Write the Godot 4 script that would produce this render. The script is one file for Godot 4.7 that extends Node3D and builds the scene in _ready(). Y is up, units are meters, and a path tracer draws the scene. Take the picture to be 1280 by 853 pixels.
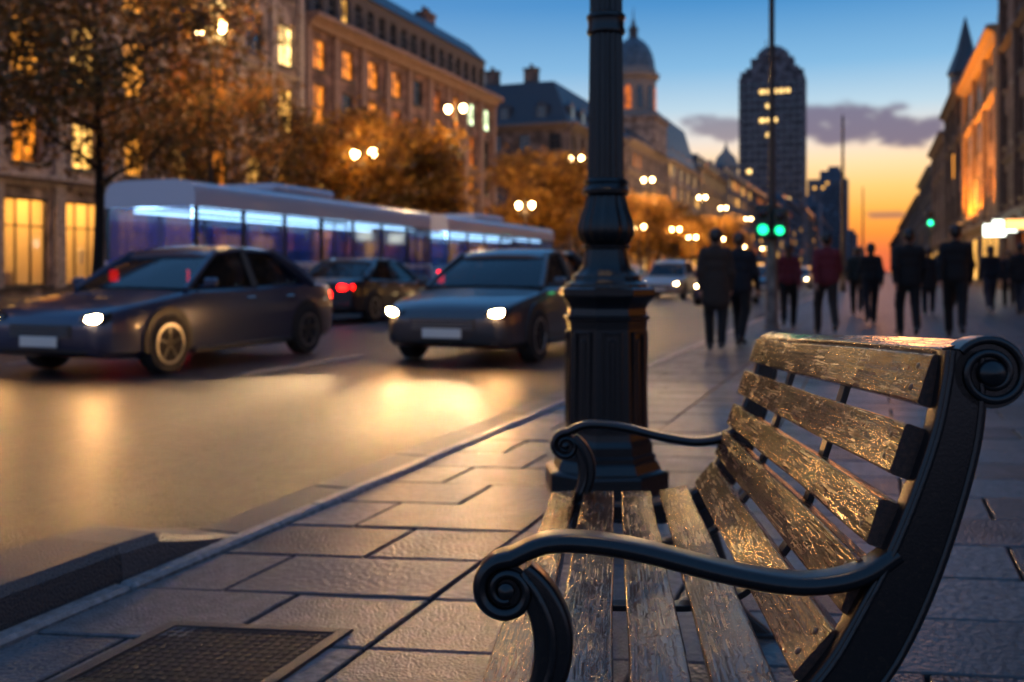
extends Node3D
# A bench and a lamp post on a boulevard at dusk. Street runs along -Z, X to the right, Y up, metres.
# P(x, h, d): x across the street, h height, d metres up the street from the camera.

const TURN := 0.35877
var used := {}
var M := {}
var cache := {}
var rng := RandomNumberGenerator.new()


func P(x: float, h: float, d: float) -> Vector3:
	return Vector3(x, h, -d)


# ---------------------------------------------------------------- mesh collector
class G:
	var v := PackedVector3Array()
	var uv := PackedVector2Array()
	var col := PackedColorArray()
	var use_uv := false

	func tri(a: Vector3, b: Vector3, c: Vector3) -> void:
		v.append(a)
		v.append(b)
		v.append(c)
		if use_uv:
			uv.append(Vector2.ZERO)
			uv.append(Vector2.ZERO)
			uv.append(Vector2.ZERO)

	func quad(a: Vector3, b: Vector3, c: Vector3, d: Vector3) -> void:
		tri(a, b, c)
		tri(a, c, d)

	func quad_uv(a: Vector3, b: Vector3, c: Vector3, d: Vector3, ua: Vector2, ub: Vector2, uc: Vector2, ud: Vector2) -> void:
		v.append_array(PackedVector3Array([a, b, c, a, c, d]))
		uv.append_array(PackedVector2Array([ua, ub, uc, ua, uc, ud]))

	# box with optional chamfer, axes given by a transform
	func box(c: Vector3, s: Vector3, bev := 0.0, xf := Transform3D()) -> void:
		var h := s * 0.5
		var first := v.size()
		if bev <= 0.0:
			var p: Array[Vector3] = []
			for k in 8:
				p.append(xf * (c + Vector3(h.x if k & 1 else -h.x, h.y if k & 2 else -h.y, h.z if k & 4 else -h.z)))
			quad(p[1], p[3], p[7], p[5])
			quad(p[0], p[4], p[6], p[2])
			quad(p[2], p[6], p[7], p[3])
			quad(p[0], p[1], p[5], p[4])
			quad(p[4], p[5], p[7], p[6])
			quad(p[0], p[2], p[3], p[1])
			return
		var b := minf(bev, minf(h.x, minf(h.y, h.z)) * 0.98)
		var q := {}
		for k in 8:
			var sg := Vector3(1 if k & 1 else -1, 1 if k & 2 else -1, 1 if k & 4 else -1)
			for ax in 3:
				var w := h - Vector3(b, b, b)
				w[ax] = h[ax]
				q[k * 3 + ax] = xf * (c + w * sg)
		for ax in 3:
			var u := (ax + 1) % 3
			var w2 := (ax + 2) % 3
			for sgn in [0, 1]:
				var base: int = sgn << ax
				var k0 := base
				var k1: int = base | (1 << u)
				var k2: int = base | (1 << u) | (1 << w2)
				var k3: int = base | (1 << w2)
				if sgn == 1:
					quad(q[k0 * 3 + ax], q[k1 * 3 + ax], q[k2 * 3 + ax], q[k3 * 3 + ax])
				else:
					quad(q[k0 * 3 + ax], q[k3 * 3 + ax], q[k2 * 3 + ax], q[k1 * 3 + ax])
			for su in [0, 1]:
				for sw in [0, 1]:
					var e0: int = (su << u) | (sw << w2)
					var e1: int = e0 | (1 << ax)
					quad(q[e0 * 3 + w2], q[e0 * 3 + u], q[e1 * 3 + u], q[e1 * 3 + w2])
		for k in 8:
			tri(q[k * 3], q[k * 3 + 1], q[k * 3 + 2])
		convex(first, xf * c)

	# turn each face since FIRST away from a point inside
	func convex(first: int, inside: Vector3) -> void:
		for i in range(first, v.size(), 3):
			if (v[i + 1] - v[i]).cross(v[i + 2] - v[i]).dot(v[i] - inside) < 0.0:
				var t := v[i + 1]
				v[i + 1] = v[i + 2]
				v[i + 2] = t

	# rings of equal length, closed around, joined one after another
	func loft(rings: Array, caps := true, closed := true) -> void:
		var first := v.size()
		var n: int = rings[0].size()
		var last := n if closed else n - 1
		for i in rings.size() - 1:
			var a: PackedVector3Array = rings[i]
			var b: PackedVector3Array = rings[i + 1]
			for j in last:
				var k := (j + 1) % n
				quad(a[j], a[k], b[k], b[j])
		if caps:
			cap(rings[0], true)
			cap(rings[rings.size() - 1], false)
			orient(first)

	func cap(r: PackedVector3Array, flip: bool) -> void:
		var c := Vector3.ZERO
		for p in r:
			c += p
		c /= r.size()
		for j in r.size():
			var k := (j + 1) % r.size()
			if flip:
				tri(c, r[k], r[j])
			else:
				tri(c, r[j], r[k])

	# turn the faces since FIRST outwards if the closed shape has negative volume
	func orient(first: int) -> void:
		var vol := 0.0
		var o := v[first]
		for i in range(first, v.size(), 3):
			vol += (v[i] - o).dot((v[i + 1] - o).cross(v[i + 2] - o))
		if vol < 0.0:
			for i in range(first, v.size(), 3):
				var t := v[i + 1]
				v[i + 1] = v[i + 2]
				v[i + 2] = t
				if use_uv:
					var w := uv[i + 1]
					uv[i + 1] = uv[i + 2]
					uv[i + 2] = w

	func tube(pts: Array, radii: Array, sides := 8, caps := true, squash := 1.0) -> void:
		var rings := []
		var side := Vector3.ZERO
		for i in pts.size():
			var t: Vector3 = (pts[mini(i + 1, pts.size() - 1)] - pts[maxi(i - 1, 0)]).normalized()
			if side == Vector3.ZERO:
				side = t.cross(Vector3.UP if absf(t.y) < 0.9 else Vector3.RIGHT).normalized()
			side = (side - t * side.dot(t)).normalized()
			var o := t.cross(side)
			var ring := PackedVector3Array()
			for k in sides:
				var a := TAU * k / sides
				ring.append(pts[i] + (side * cos(a) + o * sin(a) * squash) * radii[i])
			rings.append(ring)
		loft(rings, caps)

	# turned shape: profile of (radius, height); flutes cut ripples
	func lathe(prof: Array, seg: int, at := Vector3.ZERO, flutes := 0, depth := 0.0, phase := 0.0) -> void:
		var rings := []
		for p in prof:
			var ring := PackedVector3Array()
			for k in seg:
				var a := TAU * k / seg + phase
				var r: float = p.x
				if flutes > 0:
					r -= depth * p.x * (0.5 - 0.5 * cos(a * flutes))
				ring.append(at + Vector3(cos(a) * r, p.y, sin(a) * r))
			rings.append(ring)
		loft(rings)

	# polygon in xy pushed from z0 to z1
	func prism(poly: PackedVector2Array, z0: float, z1: float, xf := Transform3D()) -> void:
		var first := v.size()
		var idx := Geometry2D.triangulate_polygon(poly)
		for i in range(0, idx.size(), 3):
			var a := poly[idx[i]]
			var b := poly[idx[i + 1]]
			var c := poly[idx[i + 2]]
			if (b - a).cross(c - a) < 0:
				var t := b
				b = c
				c = t
			tri(xf * Vector3(a.x, a.y, z1), xf * Vector3(b.x, b.y, z1), xf * Vector3(c.x, c.y, z1))
			tri(xf * Vector3(a.x, a.y, z0), xf * Vector3(c.x, c.y, z0), xf * Vector3(b.x, b.y, z0))
		var ccw := not Geometry2D.is_polygon_clockwise(poly)
		for i in poly.size():
			var a := poly[i]
			var b := poly[(i + 1) % poly.size()]
			if not ccw:
				var t := a
				a = b
				b = t
			quad(xf * Vector3(a.x, a.y, z0), xf * Vector3(b.x, b.y, z0), xf * Vector3(b.x, b.y, z1), xf * Vector3(a.x, a.y, z1))
		if first == 0:
			orient(first)

	# a bar that follows a path in the xy plane: half thickness across it, z0..z1 deep, bevelled
	func ribbon(path: Array, half: Array, z0: float, z1: float, bev: float) -> void:
		var rings := []
		for i in path.size():
			var t: Vector2 = (path[mini(i + 1, path.size() - 1)] - path[maxi(i - 1, 0)]).normalized()
			var n := Vector2(-t.y, t.x)
			var h: float = half[i] if i < half.size() else half[half.size() - 1]
			var b := minf(bev, h * 0.9)
			var ring := PackedVector3Array()
			for q in [[h, z0 + b], [h, z1 - b], [h - b * 0.35, z1 - b * 0.35], [h - b, z1], [-h + b, z1], [-h + b * 0.35, z1 - b * 0.35], [-h, z1 - b], [-h, z0 + b], [-h + b * 0.35, z0 + b * 0.35], [-h + b, z0], [h - b, z0], [h - b * 0.35, z0 + b * 0.35]]:
				var p: Vector2 = path[i] + n * q[0]
				ring.append(Vector3(p.x, p.y, q[1]))
			rings.append(ring)
		loft(rings)

	# flat faces where angle is 0, else corners under the angle are smoothed
	func mesh(angle := 0.0) -> ArrayMesh:
		var n := v.size()
		var out := PackedVector3Array(v)
		var outuv := PackedVector2Array(uv)
		var outc := PackedColorArray(col)
		for i in range(0, n, 3):
			var t := out[i + 1]
			out[i + 1] = out[i + 2]
			out[i + 2] = t
			if outuv.size() == n:
				var w := outuv[i + 1]
				outuv[i + 1] = outuv[i + 2]
				outuv[i + 2] = w
		var arr := []
		arr.resize(Mesh.ARRAY_MAX)
		arr[Mesh.ARRAY_VERTEX] = out
		if outuv.size() == n:
			arr[Mesh.ARRAY_TEX_UV] = outuv
		if outc.size() == n:
			arr[Mesh.ARRAY_COLOR] = outc
		if angle > 0.0:
			var cs := cos(deg_to_rad(angle))
			var fn := PackedVector3Array()
			var at := {}
			for i in range(0, n, 3):
				var f := (v[i + 1] - v[i]).cross(v[i + 2] - v[i])
				fn.append(f)
				for k in 3:
					var key := Vector3i((v[i + k] * 20000.0).round())
					if not at.has(key):
						at[key] = PackedInt32Array()
					at[key].append(i / 3)
			var nn := PackedVector3Array()
			nn.resize(n)
			for i in range(0, n, 3):
				var me := fn[i / 3].normalized()
				for k in 3:
					var s := Vector3.ZERO
					for f in at[Vector3i((v[i + k] * 20000.0).round())]:
						if fn[f].normalized().dot(me) >= cs:
							s += fn[f]
					nn[i + [0, 2, 1][k]] = s.normalized() if s.length_squared() > 1e-16 else (me if me != Vector3.ZERO else Vector3.UP)
			arr[Mesh.ARRAY_NORMAL] = nn
		var m := ArrayMesh.new()
		m.add_surface_from_arrays(Mesh.PRIMITIVE_TRIANGLES, arr)
		return m


# ---------------------------------------------------------------- nodes
func numbered(parent: Node, called: String) -> String:
	var key := "%d/%s" % [parent.get_instance_id(), called]
	var n: int = used.get(key, 0)
	used[key] = n + 1
	return called if n == 0 else "%s_%03d" % [called, n]


func put_mesh(m: Mesh, called: String, material: Material, parent: Node = self) -> MeshInstance3D:
	var o := MeshInstance3D.new()
	o.mesh = m
	o.material_override = material
	o.name = numbered(parent, called)
	parent.add_child(o, true)
	return o


func put(g: G, called: String, material: Material, parent: Node = self, angle := 0.0) -> MeshInstance3D:
	return put_mesh(g.mesh(angle), called, material, parent)


func thing(called: String, label: String, category: String, at := Vector3.ZERO, turn := 0.0, group := "") -> Node3D:
	var o := Node3D.new()
	o.name = numbered(self, called)
	add_child(o, true)
	o.position = at
	o.rotation.y = turn
	tag(o, label, category, group)
	return o


func tag(o: Node, label: String, category: String, group := "") -> void:
	o.set_meta("label", label)
	o.set_meta("category", category)
	if group:
		o.set_meta("group", group)


func structure(g: G, called: String, material: Material, angle := 0.0) -> MeshInstance3D:
	var o := put(g, called, material, self, angle)
	o.set_meta("kind", "structure")
	return o


func smooth2(pts: Array, n: int) -> Array:
	var out := []
	for i in pts.size() - 1:
		var a: Vector2 = pts[maxi(i - 1, 0)]
		var b: Vector2 = pts[i]
		var c: Vector2 = pts[i + 1]
		var d: Vector2 = pts[mini(i + 2, pts.size() - 1)]
		for k in n:
			out.append(b.cubic_interpolate(c, a, d, float(k) / n))
	out.append(pts[pts.size() - 1])
	return out


# ---------------------------------------------------------------- materials
func S(r: float, g: float, b: float) -> Color:
	return Color(r, g, b).linear_to_srgb()


func mat(c: Color, rough := 0.7, metal := 0.0) -> StandardMaterial3D:
	var m := StandardMaterial3D.new()
	m.albedo_color = c
	m.roughness = rough
	m.metallic = metal
	return m


func glow(c: Color, energy: float, base := Color(0.6, 0.6, 0.6)) -> StandardMaterial3D:
	var m := mat(base, 0.4)
	m.emission_enabled = true
	m.emission = c
	m.emission_energy_multiplier = energy
	return m


func noise_tex(seed_: int, freq: float, octaves: int, lo: Color, hi: Color, size := 512, mid := 0.5, type := FastNoiseLite.TYPE_SIMPLEX_SMOOTH) -> NoiseTexture2D:
	var n := FastNoiseLite.new()
	n.seed = seed_
	n.frequency = freq
	n.noise_type = type
	n.fractal_octaves = octaves
	var t := NoiseTexture2D.new()
	t.width = size
	t.height = size
	t.seamless = true
	t.noise = n
	var r := Gradient.new()
	r.set_color(0, lo)
	r.set_color(1, hi)
	r.add_point(mid, lo.lerp(hi, 0.5))
	t.color_ramp = r
	return t


func bump_tex(seed_: int, freq: float, octaves: int, strength: float, size := 512) -> NoiseTexture2D:
	var n := FastNoiseLite.new()
	n.seed = seed_
	n.frequency = freq
	n.fractal_octaves = octaves
	var t := NoiseTexture2D.new()
	t.width = size
	t.height = size
	t.seamless = true
	t.noise = n
	t.as_normal_map = true
	t.bump_strength = strength
	return t


# a material with world-aligned noise colour, roughness and relief; the maps are shared
func rocky(c: Color, rough: float, tex: Texture2D, bump: Texture2D, scale: float, depth := 1.0, world := true) -> StandardMaterial3D:
	var m := mat(c, rough)
	m.albedo_texture = tex
	m.uv1_triplanar = true
	m.uv1_world_triplanar = world
	m.uv1_scale = Vector3(scale, scale, scale)
	if bump:
		m.normal_enabled = true
		m.normal_texture = bump
		m.normal_scale = depth
	return m


# ---------------------------------------------------------------- camera, sky, light
func ramp(stops: Array, e: float) -> Color:
	for i in range(1, stops.size()):
		if e <= stops[i][0]:
			var a = stops[i - 1]
			var b = stops[i]
			return (a[1] as Color).lerp(b[1], clampf((e - a[0]) / (b[0] - a[0]), 0.0, 1.0))
	return stops[stops.size() - 1][1]


func C8(r: int, g: int, b: int) -> Color:
	return Color8(r, g, b).srgb_to_linear()


func sky_image() -> Image:
	var sunset := [[-90.0, C8(20, 18, 20)], [-2.0, C8(40, 30, 30)], [-0.2, C8(205, 92, 66)], [1.2, C8(224, 112, 62)], [2.2, C8(243, 140, 56)], [3.4, C8(250, 168, 72)], [4.8, C8(252, 192, 112)], [6.2, C8(246, 206, 158)], [7.6, C8(220, 208, 196)], [9.4, C8(172, 196, 210)], [11.8, C8(120, 168, 204)], [15.5, C8(66, 130, 184)], [21.0, C8(66, 126, 182)], [35.0, C8(68, 124, 180)], [60.0, C8(68, 118, 174)], [90.0, C8(66, 112, 168)]]
	var away := [[-90.0, C8(20, 18, 20)], [-2.0, C8(40, 34, 36)], [-0.2, C8(150, 116, 116)], [3.0, C8(150, 130, 140)], [7.0, C8(150, 158, 184)], [12.0, C8(116, 148, 190)], [18.0, C8(98, 140, 190)], [35.0, C8(84, 132, 186)], [60.0, C8(72, 120, 176)], [90.0, C8(66, 112, 168)]]
	var n := FastNoiseLite.new()
	n.seed = 5
	n.frequency = 0.16
	n.fractal_octaves = 5
	# bars of cloud: azimuth, elevation, half length, half height, weight
	var bars := [[-0.5, 8.05, 4.7, 1.25, 1.0], [-8.4, 8.2, 2.4, 0.75, 0.8], [0.9, 3.15, 1.5, 0.26, 0.8], [24.0, 10.0, 9.0, 0.9, 0.5], [-62.0, 9.0, 14.0, 1.2, 0.45], [70.0, 14.0, 12.0, 1.5, 0.4], [150.0, 12.0, 20.0, 1.6, 0.4], [-140.0, 10.0, 16.0, 1.4, 0.4]]
	var w := 2048
	var img := Image.create(w, w / 2, false, Image.FORMAT_RGBF)
	for y in w / 2:
		var e := 90.0 - (y + 0.5) * 180.0 / (w / 2)
		var a1 := ramp(sunset, e)
		var a2 := ramp(away, e)
		if e < -3.0:
			img.fill_rect(Rect2i(0, y, w, 1), a2)
			continue
		for x in w:
			var az := fposmod((x + 0.5) * 360.0 / w + 180.0, 360.0) - 180.0
			var c := a2.lerp(a1, exp(-pow(az / 52.0, 2.0)))
			if e > 0.0 and e < 18.0:
				var cover := 0.0
				for b in bars:
					var dx: float = (az - b[0]) / b[2]
					if absf(dx) > 1.6:
						continue
					var wob := n.get_noise_2d(az * 2.0, e * 6.0)
					var mid: float = b[1] + 0.35 * b[3] * dx * -1.0
					var dy: float = (e - mid) / b[3]
					var t: float = 1.0 - dx * dx - dy * dy * (0.75 if dy > 0 else 1.3) + wob * 1.0
					cover = maxf(cover, clampf(t * 2.2, 0.0, 1.0) * b[4])
				if cover > 0.0:
					var dark := C8(104, 92, 112).lerp(C8(128, 84, 74), clampf((5.0 - e) / 3.0, 0.0, 1.0))
					c = c.lerp(dark, cover * 0.92)
			img.set_pixel(x, y, c)
	return img


func setup() -> void:
	var cam := Camera3D.new()
	cam.name = "camera"
	add_child(cam)
	cam.position = Vector3(0, 1.08, 0)
	cam.rotation = Vector3(0, TURN, 0)
	var lens := CameraAttributesPhysical.new()
	lens.frustum_focal_length = 35.0
	lens.frustum_near = 0.05
	lens.frustum_far = 5000.0
	lens.frustum_focus_distance = 1.62
	lens.exposure_aperture = 3.5
	cam.attributes = lens
	cam.near = 0.05
	cam.far = 5000.0
	# photograph 1280 x 853, focal length 1200 of its pixels, horizon at its row 340
	cam.set_frustum(853.0 / 1200.0 * 0.05, Vector2(0, -(426.5 - 340.0) / 1200.0 * 0.05), 0.05, 5000.0)
	cam.current = true
	var env := Environment.new()
	env.background_mode = Environment.BG_SKY
	var sky := Sky.new()
	var pano := PanoramaSkyMaterial.new()
	pano.panorama = ImageTexture.create_from_image(sky_image())
	pano.filter = true
	sky.sky_material = pano
	env.sky = sky
	env.background_energy_multiplier = 1.0
	env.tonemap_mode = Environment.TONE_MAPPER_LINEAR
	env.tonemap_exposure = 1.3
	env.sdfgi_enabled = true
	env.ssao_enabled = true
	env.ssil_enabled = true
	var world := WorldEnvironment.new()
	world.name = "world"
	world.environment = env
	add_child(world)
	# the afterglow of the sun at the far end of the street
	var sun := DirectionalLight3D.new()
	sun.name = "sun"
	sun.light_energy = 0.04
	sun.light_angular_distance = 8.0
	sun.light_color = Color(1.0, 0.62, 0.34)
	sun.shadow_enabled = true
	add_child(sun)
	sun.look_at_from_position(P(0, 6, 100), Vector3(-2, 0, 0))


# varnished, crazed wood: colour, relief and gloss of one board 1.8 m long, u along the grain
func wood_maps() -> Array:
	var w := 2048
	var h := 256
	var fine := FastNoiseLite.new()
	fine.seed = 11
	fine.frequency = 0.02
	fine.fractal_octaves = 3
	var patch := FastNoiseLite.new()
	patch.seed = 31
	patch.frequency = 0.006
	patch.fractal_octaves = 3
	var img := Image.create(w, h, false, Image.FORMAT_RGB8)
	var hgt := Image.create(w, h, false, Image.FORMAT_RGB8)
	var rgh := Image.create(w, h, false, Image.FORMAT_RGB8)
	for y in h:
		for x in w:
			var g := fine.get_noise_2d(x * 0.07, y * 3.6)
			var g2 := fine.get_noise_2d(x * 0.22 + 5000.0, y * 7.0)
			var warp := patch.get_noise_2d(x * 2.0 + 700.0, y * 3.0) * 16.0
			var p := patch.get_noise_2d(x * 0.8, y * 1.7)
			var old := smoothstep(-0.25, 0.2, p)
			# splits along the grain and wavy wrinkles of lifted varnish
			var split := 1.0 - absf(fine.get_noise_2d(x * 0.11 + 3000.0, (y + warp) * 1.5)) * 2.6
			var crackle := smoothstep(0.93, 1.0, split) * old
			var wv := fine.get_noise_2d(x * 0.30 + 900.0 + warp * 0.5, (y + warp * 0.7) * 2.2)
			var wrinkle := pow(1.0 - minf(1.0, absf(wv) * 3.2), 2.0)
			var height := 0.50 + 0.10 * g + 0.05 * g2 + 0.19 * wrinkle * lerpf(0.35, 1.0, old) - 0.22 * crackle
			hgt.set_pixel(x, y, Color(height, height, height))
			var tone := maxf(0.25, 0.85 + 0.9 * g + 0.5 * g2)
			var col := Color(0.092, 0.030, 0.011) * tone
			col = col.lerp(Color(0.018, 0.008, 0.005), crackle * 0.7)
			img.set_pixel(x, y, col.linear_to_srgb())
			var r := clampf(0.21 + 0.14 * g2 + 0.12 * p + 0.12 * crackle, 0.15, 0.7)
			rgh.set_pixel(x, y, Color(r, r, r))
	var nrm: Image = hgt.duplicate()
	nrm.convert(Image.FORMAT_RGBA8)
	nrm.bump_map_to_normal_map(5.0)
	return [ImageTexture.create_from_image(img), ImageTexture.create_from_image(nrm), ImageTexture.create_from_image(rgh)]


func make_materials() -> void:
	var grain := noise_tex(1, 0.02, 5, Color(0.55, 0.55, 0.55), Color(1, 1, 1), 512)
	var blotch := noise_tex(2, 0.006, 4, Color(0.42, 0.41, 0.42), Color(1, 1, 1), 512)
	var speck := noise_tex(3, 0.25, 2, Color(0.35, 0.35, 0.35), Color(1, 1, 1), 512, 0.55)
	var fine_bump := bump_tex(4, 0.11, 3, 6.0)
	var soft_bump := bump_tex(5, 0.025, 4, 6.0)
	var grit_bump := bump_tex(6, 0.22, 2, 9.0)
	M.speck = speck
	# bench
	var wood := wood_maps()
	for k in 2:
		var m := mat(Color(1, 1, 1), 1.0)
		m.albedo_texture = wood[0]
		m.roughness_texture = wood[2]
		m.normal_enabled = true
		m.normal_texture = wood[1]
		m.normal_scale = 1.0
		m.metallic_specular = 0.4
		m.uv1_scale = Vector3(1.0 / 1.8, 1.0 / 0.25, 1)
		m.clearcoat_enabled = true
		m.clearcoat = 0.08
		m.clearcoat_roughness = 0.2
		M["wood%d" % k] = m
	M.end_grain = rocky(S(0.10, 0.035, 0.016), 0.55, grain, fine_bump, 9.0, 0.8, false)
	var worn := noise_tex(61, 0.012, 5, Color(0.40, 0.42, 0.46), Color(0.52, 0.52, 0.54), 512, 0.5)
	var wg: Gradient = worn.color_ramp
	wg.add_point(0.74, Color(0.50, 0.50, 0.52))
	wg.add_point(0.80, Color(0.86, 0.72, 0.62))
	M.iron = rocky(S(0.034, 0.030, 0.028), 0.30, worn, soft_bump, 14.0, 0.14, false)
	M.iron.metallic_specular = 0.5
	M.post = rocky(S(0.026, 0.023, 0.022), 0.30, worn, soft_bump, 7.0, 0.5)
	M.post.metallic_specular = 0.5
	M.bolt = mat(S(0.10, 0.09, 0.08), 0.4, 0.8)
	# ground
	var tones := [S(0.130, 0.122, 0.128), S(0.112, 0.107, 0.114), S(0.155, 0.145, 0.147), S(0.062, 0.061, 0.070), S(0.140, 0.129, 0.133)]
	M.paver = []
	for k in tones.size():
		var m := rocky(tones[k], 0.40 + 0.04 * (k % 3), [grain, blotch, grain, blotch, speck][k], [fine_bump, fine_bump, soft_bump, fine_bump, soft_bump][k], [1.3, 0.7, 1.7, 1.0, 2.2][k], 0.45)
		m.roughness_texture = noise_tex(40 + k, 0.03, 4, Color(0.75, 0.75, 0.75), Color(1, 1, 1), 256)
		M.paver.append(m)
	M.paving_far = rocky(S(0.128, 0.119, 0.125), 0.45, blotch, fine_bump, 0.8, 0.8)
	M.joint = rocky(S(0.022, 0.020, 0.020), 0.9, speck, grit_bump, 2.0)
	M.kerb = rocky(S(0.19, 0.18, 0.185), 0.5, speck, fine_bump, 1.6, 1.0)
	M.kerb_dark = rocky(S(0.12, 0.115, 0.12), 0.5, speck, fine_bump, 1.6, 1.0)
	M.edge = rocky(S(0.32, 0.32, 0.33), 0.38, grain, fine_bump, 2.0, 0.5)
	M.asphalt = rocky(S(0.095, 0.078, 0.068), 0.42, noise_tex(71, 0.12, 3, Color(0.2, 0.2, 0.2), Color(1, 1, 1), 512, 0.5), bump_tex(72, 0.2, 3, 12.0), 0.9, 0.9)
	M.asphalt.detail_enabled = true
	M.asphalt.detail_blend_mode = BaseMaterial3D.BLEND_MODE_MUL
	M.asphalt.detail_albedo = noise_tex(77, 0.01, 5, Color(0.38, 0.36, 0.35), Color(1, 1, 1), 512)
	M.far_paving = rocky(S(0.13, 0.12, 0.115), 0.6, blotch, fine_bump, 0.5, 0.7)
	M.paint = rocky(S(0.5, 0.49, 0.46), 0.55, speck, fine_bump, 2.0, 0.5)
	M.cover = rocky(S(0.035, 0.016, 0.014), 0.45, speck, grit_bump, 3.0, 1.4)
	M.cover_frame = rocky(S(0.16, 0.13, 0.11), 0.42, speck, fine_bump, 3.0, 0.6)
	M.cover_frame.metallic = 0.5
	# stone, roofs
	M.sandstone = rocky(S(0.50, 0.375, 0.32), 0.85, blotch, soft_bump, 0.25, 0.5)
	M.sand_trim = rocky(S(0.56, 0.44, 0.38), 0.8, grain, soft_bump, 0.4, 0.4)
	M.brownstone = rocky(S(0.29, 0.165, 0.14), 0.85, blotch, soft_bump, 0.25, 0.5)
	M.brown_trim = rocky(S(0.36, 0.225, 0.19), 0.8, grain, soft_bump, 0.4, 0.4)
	M.dullstone = rocky(S(0.20, 0.145, 0.12), 0.85, blotch, soft_bump, 0.2, 0.5)
	M.dull_trim = rocky(S(0.27, 0.20, 0.165), 0.8, grain, soft_bump, 0.4, 0.4)
	M.palestone = rocky(S(0.42, 0.31, 0.25), 0.85, blotch, soft_bump, 0.2, 0.5)
	M.pale_trim = rocky(S(0.48, 0.37, 0.30), 0.8, grain, soft_bump, 0.4, 0.4)
	M.greystone = rocky(S(0.26, 0.215, 0.20), 0.85, blotch, soft_bump, 0.15, 0.5)
	M.ochre = rocky(S(0.42, 0.28, 0.16), 0.85, blotch, soft_bump, 0.2, 0.5)
	M.ochre_trim = rocky(S(0.50, 0.36, 0.22), 0.8, grain, soft_bump, 0.4, 0.4)
	M.darkstone = rocky(S(0.12, 0.085, 0.075), 0.85, blotch, soft_bump, 0.2, 0.5)
	M.dark_trim = rocky(S(0.16, 0.12, 0.105), 0.8, grain, soft_bump, 0.4, 0.4)
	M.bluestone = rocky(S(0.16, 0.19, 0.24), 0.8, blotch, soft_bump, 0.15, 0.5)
	M.tower = rocky(S(0.36, 0.27, 0.26), 0.95, blotch, soft_bump, 0.08, 0.5)
	M.tower.metallic_specular = 0.2
	M.slate = rocky(S(0.055, 0.062, 0.080), 0.42, grain, soft_bump, 0.5, 0.8)
	M.dome = rocky(S(0.16, 0.19, 0.22), 0.4, blotch, soft_bump, 0.4, 0.4)
	M.frame = mat(S(0.045, 0.038, 0.034), 0.5)
	M.frame_pale = mat(S(0.30, 0.26, 0.22), 0.6)
	M.rail = mat(S(0.02, 0.02, 0.022), 0.5)
	M.pane = mat(S(0.018, 0.022, 0.028), 0.08)
	M.pane.metallic_specular = 0.9
	# lit rooms behind the panes
	var room := noise_tex(21, 0.03, 2, Color(0.10, 0.08, 0.06), Color(1, 1, 1), 128, 0.45, FastNoiseLite.TYPE_VALUE)
	M.lit = []
	for q in [[Color(1.0, 0.64, 0.22), 3.0], [Color(1.0, 0.56, 0.14), 2.2], [Color(1.0, 0.74, 0.36), 3.8], [Color(1.0, 0.50, 0.13), 1.2], [Color(1.0, 0.82, 0.50), 5.5]]:
		var m := glow(q[0], q[1], Color(0.1, 0.08, 0.06))
		m.roughness = 0.15
		m.emission_operator = BaseMaterial3D.EMISSION_OP_MULTIPLY
		m.emission_texture = room
		m.uv1_triplanar = true
		m.uv1_world_triplanar = true
		m.uv1_scale = Vector3(0.31, 0.31, 0.31)
		M.lit.append(m)
	M.lit_shop = M.lit[2].duplicate()
	M.lit_shop.emission = Color(1.0, 0.74, 0.34)
	M.lit_shop.emission_energy_multiplier = 2.6
	M.lit_office = M.lit[2].duplicate()
	M.lit_office.emission = Color(0.90, 1.0, 0.78)
	M.lit_office.emission_energy_multiplier = 6.0
	M.shop_wall = mat(S(0.55, 0.45, 0.30), 0.8)
	M.shelf = mat(S(0.16, 0.09, 0.05), 0.6)
	M.goods = [mat(S(0.5, 0.42, 0.3), 0.6), mat(S(0.3, 0.1, 0.06), 0.6), mat(S(0.1, 0.14, 0.12), 0.6), mat(S(0.6, 0.55, 0.45), 0.6)]
	M.shop_light = glow(Color(1.0, 0.74, 0.36), 14.0)
	M.clear_glass = mat(Color(0.9, 0.9, 0.9, 0.06), 0.04)
	M.clear_glass.transparency = BaseMaterial3D.TRANSPARENCY_ALPHA
	M.lit_sign = glow(Color(0.95, 0.98, 0.92), 4.0)
	M.lit_sign_warm = glow(Color(1.0, 0.68, 0.38), 2.6)
	# lamps
	M.globe = glow(Color(1.0, 0.82, 0.54), 34.0)
	M.lamp_pole = mat(S(0.05, 0.045, 0.04), 0.5, 0.3)
	M.green_light = glow(Color(0.08, 1.0, 0.62), 2.6)
	M.lens_off = mat(S(0.03, 0.01, 0.008), 0.25)
	M.signal_box = mat(S(0.012, 0.03, 0.028), 0.5)
	M.mast_foot = rocky(S(0.30, 0.25, 0.21), 0.7, blotch, soft_bump, 1.0, 0.4)
	# vehicles
	M.glass_dark = mat(S(0.012, 0.014, 0.018), 0.06)
	M.glass_dark.metallic_specular = 0.8
	M.car_glass = mat(Color(0.02, 0.025, 0.03, 0.78), 0.05)
	M.car_glass.transparency = BaseMaterial3D.TRANSPARENCY_ALPHA
	M.tyre = mat(S(0.012, 0.012, 0.012), 0.85)
	M.rim = mat(S(0.35, 0.35, 0.36), 0.3, 0.9)
	M.black_plastic = mat(S(0.014, 0.014, 0.015), 0.55)
	M.chrome = mat(S(0.55, 0.55, 0.56), 0.15, 1.0)
	M.plate = mat(S(0.6, 0.6, 0.56), 0.5)
	M.headlight = glow(Color(1.0, 0.74, 0.44), 650.0)
	M.headlight_far = glow(Color(1.0, 0.84, 0.58), 45.0)
	M.taillight = glow(Color(1.0, 0.07, 0.05), 9.0, Color(0.3, 0.01, 0.01))
	M.bus_white = mat(S(0.60, 0.60, 0.66), 0.25)
	M.bus_white.clearcoat_enabled = true
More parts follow.
